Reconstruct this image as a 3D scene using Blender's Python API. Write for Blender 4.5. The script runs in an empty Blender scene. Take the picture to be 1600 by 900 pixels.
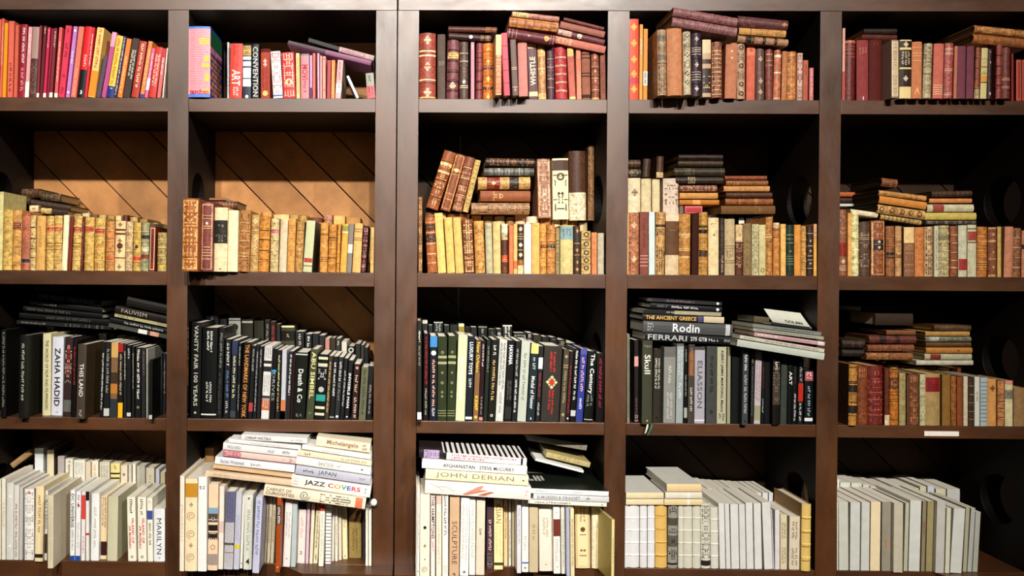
import bpy, math, random
from mathutils import Matrix, Vector, noise

# ------------------------------------------------------------------ camera, world, lights, exposure
scene = bpy.context.scene
COL = scene.collection
ZB = 1.45                                   # camera height above the floor
F_PX, DIST = 1227.0, 2.7                    # focal length in pixels, distance to the bookcase face
YAW, PITCH, ROLL = 0.01510249, 0.00581729, 0.00706057
PPX, PPY = 619.4176, 436.0069
def _rot():
    cy, sy, cp, sp, cr, sr = math.cos(YAW), math.sin(YAW), math.cos(PITCH), math.sin(PITCH), math.cos(ROLL), math.sin(ROLL)
    A = Matrix(((cy, 0, sy), (0, 1, 0), (-sy, 0, cy)))
    B = Matrix(((1, 0, 0), (0, cp, -sp), (0, sp, cp)))
    C = Matrix(((cr, -sr, 0), (sr, cr, 0), (0, 0, 1)))
    return C @ B @ A
RM = _rot()
RT = RM.transposed()
def at(px, py, Y=0.0):
    """real X, Z of the point of the photograph (px, py) on the upright plane Y metres behind the bookcase face"""
    d = RT @ Vector(((px - PPX) / F_PX, (py - PPY) / F_PX, 1.0))
    k = (DIST + Y) / d.z
    return d.x * k, ZB - d.y * k
cam = bpy.data.cameras.new('camera')
cam.sensor_width = 36.0
cam.lens = F_PX / 1600 * 36
cam.shift_x = (800 - PPX) / 1600
cam.shift_y = (PPY - 450) / 1600
cam.clip_start = 0.05
camo = bpy.data.objects.new('camera', cam)
COL.objects.link(camo)
W2C = Matrix(((1, 0, 0), (0, -1, 0), (0, 0, -1))) @ RM @ Matrix(((1, 0, 0), (0, 0, -1), (0, 1, 0)))
camo.matrix_world = Matrix.Translation((0, -DIST, ZB)) @ W2C.transposed().to_4x4()
scene.camera = camo

world = bpy.data.worlds.new('world')
scene.world = world
world.use_nodes = True
world.node_tree.nodes['Background'].inputs[0].default_value = (1.0, 0.93, 0.84, 1)
world.node_tree.nodes['Background'].inputs[1].default_value = 0.012

def spot(x, y, z, tx, tz, power, size, cone, radius, col=(1, 0.955, 0.88)):
    l = bpy.data.lights.new('track_spot', 'SPOT')
    l.energy = power; l.spot_size = math.radians(cone); l.spot_blend = 0.6
    l.shadow_soft_size = radius; l.color = col
    o = bpy.data.objects.new('track_spot', l)
    COL.objects.link(o)
    o.location = (x, y, z + ZB)
    o.rotation_euler = (Vector((tx, 0, tz + ZB)) - o.location).to_track_quat('-Z', 'Y').to_euler()
for _x, _tx, _p in ((-1.2, -1.0, 2000), (0.6, 0.25, 2200), (2.0, 1.6, 2000)):
    spot(_x, -7.0, 4.12, _tx, 0.0, _p, 0, 30, 0.09)
spot(3.4, -5.2, 3.3, -0.95, -0.25, 1150, 0, 26, 0.07)
al = bpy.data.lights.new('fill_light', 'AREA')  # added out-of-view fill that softly lifts the front; no real fixture
al.shape = 'RECTANGLE'; al.size = 3.0; al.size_y = 1.0; al.energy = 4.5; al.color = (1, 0.93, 0.84)
alo = bpy.data.objects.new('fill_light', al); COL.objects.link(alo)
alo.location = (-0.3, -4.6, ZB + 1.25)
alo.rotation_euler = (Vector((0.1, 0, ZB)) - alo.location).to_track_quat('-Z', 'Y').to_euler()
scene.view_settings.view_transform = 'Standard'
scene.view_settings.look = 'None'
scene.view_settings.gamma = 1
scene.view_settings.use_curve_mapping = False
scene.view_settings.exposure = -0.22

# ------------------------------------------------------------------ materials
def lin(h):
    c = [int(h[i:i + 2], 16) / 255 for i in (0, 2, 4)]
    return tuple(x / 12.92 if x < 0.04045 else ((x + 0.055) / 1.055) ** 2.4 for x in c)
def material(name, rough, spec, n_scale, n_amt, stain=0.0, stain_col=(0.1, 0.04, 0.015), stretch=(1, 1, 1), bump=0.0, base=None):
    m = bpy.data.materials.new(name)
    m.use_nodes = True
    nt = m.node_tree; N = nt.nodes; K = nt.links
    b = N['Principled BSDF']
    b.inputs['Roughness'].default_value = rough
    b.inputs['Specular IOR Level'].default_value = spec
    tc = N.new('ShaderNodeTexCoord'); oi = N.new('ShaderNodeObjectInfo')
    ad = N.new('ShaderNodeVectorMath'); ad.operation = 'ADD'
    sc = N.new('ShaderNodeVectorMath'); sc.operation = 'MULTIPLY'
    sc.inputs[1].default_value = stretch
    mu = N.new('ShaderNodeVectorMath'); mu.operation = 'SCALE'; mu.inputs[3].default_value = 37.0
    cb = N.new('ShaderNodeCombineXYZ')
    for i in range(3): K.new(oi.outputs['Random'], cb.inputs[i])
    K.new(cb.outputs[0], mu.inputs[0])
    K.new(tc.outputs['Object'], sc.inputs[0]); K.new(sc.outputs[0], ad.inputs[0]); K.new(mu.outputs[0], ad.inputs[1])
    if base is None:
        at_ = N.new('ShaderNodeAttribute'); at_.attribute_name = 'Col'; src = at_.outputs['Color']
    else:
        rgb = N.new('ShaderNodeRGB'); rgb.outputs[0].default_value = (*lin(base), 1); src = rgb.outputs[0]
    no = N.new('ShaderNodeTexNoise'); no.inputs['Scale'].default_value = n_scale; no.inputs['Detail'].default_value = 5
    no.inputs['Roughness'].default_value = 0.65
    K.new(ad.outputs[0], no.inputs['Vector'])
    mr = N.new('ShaderNodeMapRange')
    mr.inputs['From Min'].default_value = 0.3; mr.inputs['From Max'].default_value = 0.7
    mr.inputs['To Min'].default_value = 1 - n_amt; mr.inputs['To Max'].default_value = 1 + n_amt
    K.new(no.outputs['Fac'], mr.inputs['Value'])
    vm = N.new('ShaderNodeVectorMath'); vm.operation = 'SCALE'
    K.new(src, vm.inputs[0]); K.new(mr.outputs[0], vm.inputs[3])
    out = vm.outputs[0]
    if stain:
        n2 = N.new('ShaderNodeTexNoise'); n2.inputs['Scale'].default_value = n_scale * 0.45; n2.inputs['Detail'].default_value = 6
        n2.inputs['Roughness'].default_value = 0.75
        K.new(ad.outputs[0], n2.inputs['Vector'])
        r = N.new('ShaderNodeMapRange'); r.inputs['From Min'].default_value = 0.52; r.inputs['From Max'].default_value = 0.66
        r.inputs['To Max'].default_value = stain
        K.new(n2.outputs['Fac'], r.inputs['Value'])
        mx = N.new('ShaderNodeMix'); mx.data_type = 'RGBA'
        K.new(r.outputs[0], mx.inputs[0]); K.new(out, mx.inputs[6]); mx.inputs[7].default_value = (*stain_col, 1)
        out = mx.outputs[2]
    K.new(out, b.inputs['Base Color'])
    if name.startswith('stained'):
        n3 = N.new('ShaderNodeTexNoise'); n3.inputs['Scale'].default_value = 14; n3.inputs['Detail'].default_value = 8; n3.inputs['Roughness'].default_value = 0.7
        K.new(ad.outputs[0], n3.inputs['Vector'])
        m3 = N.new('ShaderNodeMapRange'); m3.inputs['From Min'].default_value = 0.3; m3.inputs['From Max'].default_value = 0.7
        m3.inputs['To Min'].default_value = 0.32; m3.inputs['To Max'].default_value = 0.48
        K.new(n3.outputs['Fac'], m3.inputs['Value']); K.new(m3.outputs[0], b.inputs['Roughness'])
    if bump:
        bp = N.new('ShaderNodeBump'); bp.inputs['Strength'].default_value = bump; bp.inputs['Distance'].default_value = 0.002
        K.new(no.outputs['Fac'], bp.inputs['Height']); K.new(bp.outputs[0], b.inputs['Normal'])
    return m
M = {
    'h': material('glossy_jacket', 0.42, 0.25, 30, 0.06),
    'p': material('paper_cover', 0.5, 0.3, 30, 0.07),
    'c': material('book_cloth', 0.75, 0.2, 60, 0.16),
    'l': material('worn_leather', 0.48, 0.4, 85, 0.5, 0.45, bump=0.5),
    'v': material('aged_vellum', 0.6, 0.25, 60, 0.22, 0.25, (0.26, 0.1, 0.02)),
    'b': material('smooth_binding', 0.55, 0.3, 30, 0.05, bump=0.1),
    'w': material('page_paper', 0.8, 0.1, 200, 0.12, stretch=(5, 1, 0.3)),
    'wood': material('stained_wood', 0.38, 0.8, 9, 0.4, stretch=(1, 1, 0.35), bump=0.12),
    'woodh': material('stained_wood_shelf', 0.38, 0.8, 9, 0.4, stretch=(0.35, 1, 1), bump=0.12),
    'inner': material('dark_stained_panel', 0.6, 0.3, 5, 0.25),  # for the faces whose colour carries the recess shade
    'plank': material('pine_plank', 0.6, 0.2, 6, 0.3, 0.12),
    'dark': material('dark_plaster', 0.9, 0.1, 3, 0.2),
}

# ------------------------------------------------------------------ mesh helper
class MB:
    def __init__(s): s.v = []; s.f = []; s.c = []
    def quad(s, pts, col):
        i = len(s.v); s.v += [tuple(p) for p in pts]; s.f.append(tuple(range(i, i + len(pts)))); s.c.append(col)
    def grid(s, rows, col, flip=False):
        i = len(s.v); n = len(rows[0])
        for r in rows: s.v += [tuple(p) for p in r]
        for a in range(len(rows) - 1):
            for b in range(n - 1):
                q = (i + a * n + b, i + a * n + b + 1, i + (a + 1) * n + b + 1, i + (a + 1) * n + b)
                s.f.append(q[::-1] if flip else q); s.c.append(col)
    def box(s, x0, x1, y0, y1, z0, z1, col, sides=None):
        i = len(s.v)
        s.v += [(x0, y0, z0), (x1, y0, z0), (x1, y1, z0), (x0, y1, z0), (x0, y0, z1), (x1, y0, z1), (x1, y1, z1), (x0, y1, z1)]
        for q in ((0, 3, 2, 1), (4, 5, 6, 7), (0, 1, 5, 4), (1, 2, 6, 5), (2, 3, 7, 6), (3, 0, 4, 7)):
            s.f.append(tuple(i + k for k in q)); s.c.append(col)
    def build(s, name, mat, parent=None, loc=None, mw=None, smooth=False, bevel=0):
        me = bpy.data.meshes.new(name)
        me.from_pydata(s.v, [], s.f)
        a = me.color_attributes.new('Col', 'FLOAT_COLOR', 'CORNER')
        buf = []
        for f, c in zip(s.f, s.c): buf += [c[0], c[1], c[2], 1.0] * len(f)
        a.data.foreach_set('color', buf)
        me.materials.append(mat)
        if any(len(c) == 4 for c in s.c):
            me.materials.append(M['inner'])
            me.polygons.foreach_set('material_index', [1 if len(c) == 4 else 0 for c in s.c])
        if smooth: me.shade_smooth()
        o = bpy.data.objects.new(name, me)
        COL.objects.link(o)
        if parent: o.parent = parent
        if loc: o.location = loc
        if bevel:
            md = o.modifiers.new('bevel', 'BEVEL'); md.width = bevel; md.segments = 2; md.limit_method = 'ANGLE'
        return o
def empty(name, mw, label=None, cat=None, group=None):
    o = bpy.data.objects.new(name, None); COL.objects.link(o)
    o.empty_display_size = 0.02
    o.matrix_world = mw
    if label: o['label'] = label
    if cat: o['category'] = cat
    if group: o['group'] = group
    return o
_tc = {}
def glyphs(body, bold=0.0):
    k = (body, bold)
    if k not in _tc:
        cu = bpy.data.curves.new('t', 'FONT'); cu.body = body; cu.resolution_u = 2; cu.offset = bold; cu.space_character = 1.05
        ob = bpy.data.objects.new('t', cu)
        me = bpy.data.meshes.new_from_object(ob)
        vs = [v.co.copy() for v in me.vertices]; fs = [tuple(p.vertices) for p in me.polygons]
        bpy.data.objects.remove(ob); bpy.data.curves.remove(cu); bpy.data.meshes.remove(me)
        xs = [v.x for v in vs] or [0]; ys = [v.y for v in vs] or [0]
        _tc[k] = ([(v.x - min(xs), v.y - min(ys)) for v in vs], fs, max(xs) - min(xs), max(ys) - min(ys))
    return _tc[k]

# ------------------------------------------------------------------ the bookcases (levels fitted to the photograph)
DEP = 0.38
E = dict(E1=-0.8333, E2=-0.7622, E3=-0.1164, E4=-0.0432, E5=0.0304, E6=0.6765, E7=0.7492, E8=1.3967, E9=1.4689)
H = [ZB + z for z in (0.9065, 0.6038, 0.5564, 0.0047, -0.0427, -0.5036, -0.5458, -1.0018)]
BAYX = [(-1.481, E['E1']), (E['E2'], E['E3']), (E['E5'], E['E6']), (E['E7'], E['E8']), (E['E9'], 2.115)]
ROWZ = [(H[1], H[0]), (H[3], H[2]), (H[5], H[4]), (H[7], H[6])]
WOOD = lin('4e2c12')
INNER_SHADE = (*lin('140b07'), 1)  # shade of the bay insides and shelf undersides put into the colour
def post(x0, x1, name, parent, zt, holes=True):
    m = MB(); c = INNER_SHADE
    y0, y1 = 0.0, DEP
    segs = [H[7] - 0.4] + [H[7], H[6], H[5], H[4], H[3], H[2], H[1], H[0], zt]
    for k in range(len(segs) - 1):
        a, b = segs[k], segs[k + 1]
        hole = holes and (b - a) > 0.4 and k > 0
        if not hole:
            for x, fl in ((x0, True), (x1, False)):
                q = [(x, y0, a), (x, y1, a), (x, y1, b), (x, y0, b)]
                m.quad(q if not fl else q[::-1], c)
        else:
            cy, r = 0.135, 0.088
            cz = a + (0.27 if b - a > 0.5 else 0.215)
            n = 32; ring = []; outer = []
            for i in range(n):
                t = 2 * math.pi * (i + 0.5) / n
                dy, dz = math.cos(t), math.sin(t)
                ring.append((cy + r * dy, cz + r * dz))
                ks = []
                if dy > 1e-6: ks.append((y1 - cy) / dy)
                if dy < -1e-6: ks.append((y0 - cy) / dy)
                if dz > 1e-6: ks.append((b - cz) / dz)
                if dz < -1e-6: ks.append((a - cz) / dz)
                s = min(ks); outer.append((cy + s * dy, cz + s * dz))
            corners = {(y0, a), (y1, a), (y1, b), (y0, b)}
            for x, fl in ((x0, True), (x1, False)):
                for i in range(n):
                    j = (i + 1) % n
                    o1, o2 = outer[i], outer[j]
                    poly = [ring[i], o1]
                    if abs(o1[0] - o2[0]) > 1e-6 and abs(o1[1] - o2[1]) > 1e-6:
                        poly.append(min(corners, key=lambda q: math.hypot(q[0] - (o1[0] + o2[0]) / 2, q[1] - (o1[1] + o2[1]) / 2)))
                    poly += [o2, ring[j]]
                    q = [(x, p[0], p[1]) for p in poly]
                    m.quad(q if not fl else q[::-1], c)
            for i in range(n):
                j = (i + 1) % n
                m.quad([(x0, *ring[i]), (x0, *ring[j]), (x1, *ring[j]), (x1, *ring[i])], c)
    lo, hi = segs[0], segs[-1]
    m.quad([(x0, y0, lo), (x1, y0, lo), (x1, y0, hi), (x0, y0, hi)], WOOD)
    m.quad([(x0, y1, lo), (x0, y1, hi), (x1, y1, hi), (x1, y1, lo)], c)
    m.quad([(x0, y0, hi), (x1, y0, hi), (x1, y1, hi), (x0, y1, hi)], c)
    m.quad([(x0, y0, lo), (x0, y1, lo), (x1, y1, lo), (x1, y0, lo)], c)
    return m.build(name, M['wood'], parent)
def board(x0, x1, z0, z1, name, parent, y0=0.0, y1=DEP):
    m = MB(); m.box(x0, x1, y0, y1, z0, z1, WOOD)
    m.c[0] = INNER_SHADE  # underside painted darker to carry shade
    return m.build(name, M['woodh'], parent, bevel=0.0012)
ZT = H[0] + 0.075
G = 0.0008
I4 = Matrix.Identity(4)
left = empty('bookcase', I4, 'dark brown wooden bookcase holding the first and second bays', 'bookcase')
right = empty('bookcase', I4, 'dark brown wooden bookcase holding the third, fourth and fifth bays', 'bookcase')
for (a, b, par) in ((-1.553, -1.481, left), (E['E1'], E['E2'], left), (E['E3'], E['E4'] - 0.0022, left),
                    (E['E4'] + 0.0022, E['E5'], right), (E['E6'], E['E7'], right), (E['E8'], E['E9'], right), (2.115, 2.187, right)):
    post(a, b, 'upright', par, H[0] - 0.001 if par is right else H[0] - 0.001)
board(-1.553, E['E4'] - 0.0022, H[0], ZT, 'top_board', left)
board(E['E4'] + 0.0022, 2.187, H[0] - 0.0, ZT, 'top_board', right)
for k, (bx, par) in enumerate(zip(BAYX, (left, left, right, right, right))):
    for top, bot in ((1, 2), (3, 4), (5, 6)):
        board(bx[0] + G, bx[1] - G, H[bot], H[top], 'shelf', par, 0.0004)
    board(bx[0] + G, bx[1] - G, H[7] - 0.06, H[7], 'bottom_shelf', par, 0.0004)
# plinth steps that jut out below the bottom shelf
sx0 = at(438, 884)[0]
def step_poly(P, par):
    m = MB(); z1, z0 = H[7] - 0.0005, H[7] - 0.40
    m.quad([(p[0], p[1], z1) for p in P], WOOD)
    m.quad([(p[0], p[1], z0) for p in P][::-1], WOOD)
    for i in range(len(P)):
        a, b = P[i], P[(i + 1) % len(P)]
        m.quad([(*a, z0), (*b, z0), (*b, z1), (*a, z1)], WOOD)
    m.build('plinth_step', M['woodh'], par, bevel=0.0015)
step_poly([(sx0, -0.0006), (at(472, 896, -0.085)[0], -0.085), (E['E4'] - 0.003, -0.085), (E['E4'] - 0.003, -0.0006)], left)
step_poly([(E['E4'] + 0.003, -0.0006), (E['E4'] + 0.003, -0.085), (at(755, 898, -0.085)[0], -0.085), (at(790, 886)[0], -0.0006)], right)
step_poly([(at(1462, 893)[0], -0.0006), (at(1500, 902, -0.085)[0], -0.085), (2.187, -0.085), (2.187, -0.0006)], right)
# lower cabinets under the shelves, down to the floor
for a, b, par in ((-1.553, E['E4'] - 0.0022, left), (E['E4'] + 0.0022, 2.187, right)):
    m = MB(); m.box(a + 0.001, b - 0.001, 0.001, DEP, 0.0, H[7] - 0.402, WOOD); m.build('base_cabinet', M['woodh'], par)

def structure(o):
    o['kind'] = 'structure'; return o
m = MB(); m.box(-4, 4, -4, 1.3, -0.05, -0.0005, lin('20150f')); structure(m.build('floor', M['dark']))
# diagonal pine planking behind the bookcases; it ends below the top of the case
zt = at(560, 67, DEP)[1]
x_ref, z_ref = at(90, 206, DEP)
per = 0.1815
def clip_x(P, xc, keep_left):
    out = []
    for i in range(len(P)):
        a, b = P[i], P[(i + 1) % len(P)]
        ia, ib = (a[0] <= xc) == keep_left, (b[0] <= xc) == keep_left
        if ia: out.append(a)
        if ia != ib:
            t = (xc - a[0]) / (b[0] - a[0]); out.append((xc, a[1] + (b[1] - a[1]) * t))
    return out
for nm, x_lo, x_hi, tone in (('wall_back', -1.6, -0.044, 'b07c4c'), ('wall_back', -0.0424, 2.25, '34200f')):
    m = MB(); random.seed(4)
    for k in range(-30, 32):
        off = x_ref + k * per
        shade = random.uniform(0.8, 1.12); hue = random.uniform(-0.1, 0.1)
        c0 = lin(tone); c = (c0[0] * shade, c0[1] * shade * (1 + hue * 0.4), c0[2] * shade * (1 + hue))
        g = 0.0035; zb, zc = 0.0, zt - 0.004
        P = [(off + (z_ref - z) * 0.99 + e, z) for z, e in ((zb, g), (zb, per - g), (zc, per - g), (zc, g))]
        P = clip_x(P, x_lo, False); P = clip_x(P, x_hi, True) if P else P
        if len(P) < 3: continue
        y0, y1 = DEP + 0.004, DEP + 0.022; n = len(P); i = len(m.v)
        m.v += [(p[0], y0, p[1]) for p in P] + [(p[0], y1, p[1]) for p in P]
        m.f.append(tuple(range(i, i + n))); m.c.append(c)
        for j in range(n):
            q = (j + 1) % n; m.f.append((i + j, i + n + j, i + n + q, i + q)); m.c.append(c)
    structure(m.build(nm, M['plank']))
m = MB(); m.box(-4, 4, DEP + 0.024, DEP + 0.034, 0, zt - 0.006, lin('140a06')); structure(m.build('wall_lining', M['dark']))
m = MB(); m.box(-4, 4, DEP + 0.002, DEP + 0.036, zt - 0.004, zt, lin('d09a5c')); structure(m.build('trim_1', M['plank']))
m = MB(); m.box(-4, 4, 1.25, 1.3, 0, 3.2, lin('0c0806')); structure(m.build('wall_far', M['dark']))
# ------------------------------------------------------------------ books
PAL = [('white', 'eeeeea'), ('cream', 'f0e0bc'), ('pale grey', 'c8c8c4'), ('grey', '8c8c8a'), ('charcoal', '3c3c3c'), ('black', '141414'),
       ('tan', 'c8a070'), ('golden brown', 'd89850'), ('brown', '8a5432'), ('dark brown', '4a2c1c'), ('reddish brown', '9a5038'),
       ('dark red', '701c20'), ('maroon', '6a3038'), ('red', 'c8282c'), ('crimson', 'c03050'), ('salmon', 'e07860'), ('dusty rose', 'c08078'),
       ('pink', 'e8a8b0'), ('magenta', 'b85088'), ('lilac', 'c088c8'), ('mauve', '907080'), ('navy', '20204c'), ('blue', '3c4c90'), ('pale blue', 'b8c8d8'),
       ('green', '2c4838'), ('olive', '505038'), ('pale olive', 'b0a878'), ('orange', 'f08838'), ('yellow', 'ecc040'), ('pale yellow', 'f0dc90'), ('slate', '485058')]
def cname(h):
    c = [int(h[i:i + 2], 16) for i in (0, 2, 4)]
    def dd(p):
        q = [int(p[i:i + 2], 16) for i in (0, 2, 4)]
        return 2 * (c[0] - q[0]) ** 2 + 3 * (c[1] - q[1]) ** 2 + 2 * (c[2] - q[2]) ** 2 + 3 * ((c[0] - c[2]) - (q[0] - q[2])) ** 2
    return min(PAL, key=lambda p: dd(p[1]))[0]
NOUN = {'h': ('hardcover_book', 'hardback'), 'p': ('paperback_book', 'paperback'), 'c': ('cloth_bound_book', 'clothbound book'),
        'l': ('leather_bound_book', 'leather-bound book'), 'b': ('leather_bound_book', 'plain bound book'), 'v': ('antique_book', 'smooth-spined old book')}
ORD = ['', 'first', 'second', 'third', 'fourth', 'fifth', 'sixth', 'seventh', 'eighth', 'ninth', 'tenth', 'eleventh', 'twelfth', 'thirteenth',
       'fourteenth', 'fifteenth', 'sixteenth', 'seventeenth', 'eighteenth', 'nineteenth', 'twentieth']
for tens in ('twenty', 'thirty', 'forty'):
    for u in ORD[1:10]: ORD.append(tens + '-' + u)
    ORD.append({'twenty': 'thirtieth', 'thirty': 'fortieth', 'forty': 'fiftieth'}[tens])
SHELF = ['top shelf', 'second shelf', 'third shelf', 'bottom shelf']
BAY = ['first bay', 'second bay', 'third bay', 'fourth bay', 'fifth bay']
def rng(s):
    s = s.split(':'); a, b = s[0].split('-'); return float(a), float(b), s[1:]
def parse(toks):
    o = dict(deco=[], d=None, w=None, s=None, pg=None, rz=0.0, yb=None, R=0, top=None)
    for t in toks:
        if t[0] in 'BLTSK' and (t[1].isdigit() or t[1] == '.'):
            a, b, r = rng(t[1:]); o['deco'].append((t[0], a, b, r))
        elif t[0] in 'OHG':
            r = t[1:].split(':'); o['deco'].append((t[0], r[0], 0, r[1:]))
        elif t[0] == 'F': o['deco'].append(('F', 0, 1, [t[2:]]))
        elif t[0] == 'R' and t[1:].isdigit(): o['R'] = int(t[1:])
        elif t.startswith('d'): o['d'] = float(t[1:]) / 100
        elif t.startswith('w'): o['w'] = float(t[1:]) / 100
        elif t.startswith('s:'): o['s'] = t[2:]
        elif t.startswith('pg:'): o['pg'] = t[3:]
        elif t.startswith('rz:'): o['rz'] = float(t[3:])
        elif t.startswith('y:'): o['yb'] = float(t[2:])
        elif t.startswith('top:'): o['top'] = t[4:]
        elif t.startswith('XX'): o['xx'] = t[3:]
    return o
CT = {'h': 0.0022, 'p': 0.0005, 'c': 0.0025, 'l': 0.0028, 'b': 0.0028, 'v': 0.002}
BUL = {'h': 0.06, 'p': 0.0, 'c': 0.13, 'l': 0.24, 'b': 0.2, 'v': 0.16}
def lin(h, _l=lin):
    return tuple(x ** 1.1 * 0.97 for x in _l(h))
def vary(c, a):
    k = 1 + random.uniform(-a, a); return (c[0] * k, c[1] * k * (1 + random.uniform(-a, a) * 0.3), c[2] * k)
def make_book(kind, t, h, w, col, o, mw, label, seed, cat='book'):
    random.seed(seed)
    root = empty(NOUN[kind][0], mw, label, cat)
    bul = min(BUL[kind] * t, 0.012); ct = min(CT[kind], t * 0.2)
    base = lin(col)
    if kind == 'l': base = tuple(x * 0.84 for x in base)
    n = {'h': 3, 'p': 1, 'c': 6, 'l': 8, 'b': 6, 'v': 6}[kind]
    def ys(u): return bul * u * u
    m = MB()
    us = [-1 + 2 * i / n for i in range(n + 1)]
    side = lin(o['s']) if o['s'] else (vary(base, 0.08))
    # spine (outer), boards and their inner faces
    zs = [0, h]
    if kind in 'lv':                                    # slightly uneven worn ends
        e = 0.0012 if kind == 'l' else 0.0005
    else: e = 0.0
    rows = []
    for z, sg in ((0, 1), (h, -1)):
        rows.append([(u * t / 2, ys(u), z + sg * e * random.uniform(0, 1) * (abs(u) < 1)) for u in us])
    m.grid([rows[0], rows[1]], base)
    ti = t / 2 - ct
    m.grid([[(u * ti, ys(u) + ct, 0) for u in us], [(u * ti, ys(u) + ct, h) for u in us]], base, flip=True)
    for z, fl in ((0, True), (h, False)):               # rim of the spine
        m.grid([[(u * t / 2, ys(u), z) for u in us], [(u * ti, ys(u) + ct, z) for u in us]], base, flip=fl)
    for sx in (-1, 1):
        x0, x1 = (sx * t / 2, sx * ti) if sx < 0 else (sx * ti, sx * t / 2)
        cc = lin(o['top']) if (o['top'] and sx > 0) else side
        m.box(x0, x1, bul, w, 0, h, cc)
    def patch(z0, z1, u0, u1, off, c, edge=0.0):
        k = max(1, int(round(abs(u1 - u0) / 2 * n)))
        r = [[((u0 + (u1 - u0) * i / k) * t / 2, ys(u0 + (u1 - u0) * i / k) - off, z) for i in range(k + 1)] for z in (z0, z1)]
        m.grid(r, c)
    def ridge(z, hh, off, c):
        r = [[(u * t / 2 * (1.0 if abs(u) < 1 else 1.015), ys(u) - f, zz) for u in us] for zz, f in ((z - hh, 0.0), (z - hh * 0.5, off), (z + hh * 0.5, off), (z + hh, 0.0))]
        m.grid(r, c)
    def Z(f): return h * (1 - f)
    def spoly(pts, c, off=0.0006):                      # polygon given as (x metres, z metres) on the spine
        m.quad([(max(-t / 2, min(t / 2, x)), ys(max(-1, min(1, x / (t / 2)))) - off, z) for x, z in pts], c)
    labels = []
    if o['R']:
        R = o['R']
        for i in range(R):
            ridge(Z((i + 1) / (R + 1)), 0.0028, 0.0022, (min(1, base[0] * 1.15), min(1, base[1] * 1.15), min(1, base[2] * 1.15)))
    deco = list(o['deco'])
    if kind == 'l' and t > 0.012 and not any(q[0] == 'K' for q in deco):
        lum = sum(base) / 3; g = 1.7 if lum < 0.25 else 0.6
        hx = ''.join('%02x' % int(255 * min(1.0, (min(1.0, x * g) ** (1 / 2.2)))) for x in base)
        deco.insert(0, ('K', 0.04, 0.96, [hx, '0.38']))
    for (k, a, b, r) in deco:
        if k == 'B': patch(Z(b), Z(a), -1, 1, 0.0004, lin(r[0]))
        elif k == 'L': labels.append((a, b, r))
        elif k == 'F':
            c = lin(r[0]); q = min(0.12, 0.002 / (t / 2))
            for u0, u1 in ((-0.92, -0.92 + 2 * q), (0.92 - 2 * q, 0.92)): patch(Z(0.97), Z(0.03), u0, u1, 0.0005, c)
            patch(Z(0.97), Z(0.97) + 0.002, -0.92, 0.92, 0.0005, c); patch(Z(0.03) - 0.002, Z(0.03), -0.92, 0.92, 0.0005, c)
        elif k == 'G':
            c = lin(r[0])
            for f in a.split(','): patch(Z(float(f)) - 0.0011, Z(float(f)) + 0.0011, -0.97, 0.97, 0.0026 if o['R'] else 0.0006, c)
        elif k == 'T':
            txt = r[1].replace('_', ' '); up = '^' in r[2:]; multi = 'm' in r[2:]; thin = 't' in r[2:]
            vs, fs, tw, th = glyphs(txt, 0.0 if thin else 0.018)
            L = (b - a) * h; hh = min(t * (0.62 if t > 0.012 else 0.8), L / tw * th * 1.9)
            fr = 0.0
            for x in r[2:]:
                if x.startswith('o'): fr = float(x[1:])
                if x.startswith('k'): hh = t * float(x[1:])
            base_i = len(m.v); cl = lin(r[0])
            for (x, y) in vs:
                q = x / tw * L; yy = (y / th - 0.5) * hh + fr * t / 2
                if up: zz, xx = Z(b) + q, -yy
                else: zz, xx = Z(a) - q, yy
                m.v.append((xx, ys(max(-1, min(1, xx / (t / 2)))) - 0.0009, zz))
            cols = [lin(c) for c in ('181818', '181818', '181818', '181818', '181818', 'e85020', 'f0b020', '30a050', '2060c0', 'e04060', 'd02020')]
            for f in fs:
                if multi:
                    cx = sum(vs[i][0] for i in f) / len(f) / tw; cc = cols[min(10, int(cx * 11))]
                else: cc = cl
                m.f.append(tuple(base_i + i for i in f)); m.c.append(cc)
        elif k == 'S':                                   # lettering too small to read
            c = lin(r[0]); nl = int(r[1]) if len(r) > 1 else 1
            lh = min(t * 0.5 / nl, 0.0075) if nl > 1 else min(t * 0.42, 0.009)
            for j in range(nl):
                xc = ((nl - 1) / 2 - j) * lh * 1.55
                z = Z(a); end = Z(b) + (random.uniform(0, 0.12) * (b - a) * h if j else 0)
                while z > end:
                    for _ in range(random.randint(2, 7)):
                        lw = lh * random.uniform(0.4, 0.75)
                        if z - lw < end: break
                        v = random.random(); y0, y1 = xc - lh / 2, xc + lh / 2 * random.choice((0.5, 1, 1))
                        spoly([(y0, z - lw * 0.42), (y1, z - lw * 0.42), (y1, z), (y0, z)], c)
                        q = random.choice((y0, (y0 + y1) / 2, y1 - lh * 0.25))
                        spoly([(q, z - lw), (q + lh * 0.26, z - lw), (q + lh * 0.26, z - lw * 0.4), (q, z - lw * 0.4)], c)
                        z -= lw * 1.28
                    z -= lh * 0.55
        elif k == 'H':
            vs, fs, tw, th = glyphs(r[1].replace('_', ' '), 0.03)
            hh = float(r[2]) * t if len(r) > 2 else t * 0.6
            ww = min(hh * tw / th, t * 0.85); bi = len(m.v); zc = Z(float(a)) - hh / 2
            for (x, y) in vs:
                xx = (x / tw - 0.5) * ww; m.v.append((xx, ys(xx / (t / 2)) - 0.0009, zc + y / th * hh))
            for f in fs: m.f.append(tuple(bi + i for i in f)); m.c.append(lin(r[0]))
        elif k == 'O':
            c = lin(r[0]); kd = r[1] if len(r) > 1 else 'f'; s = (float(r[2]) if len(r) > 2 else 0.6) * t / 2
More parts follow.
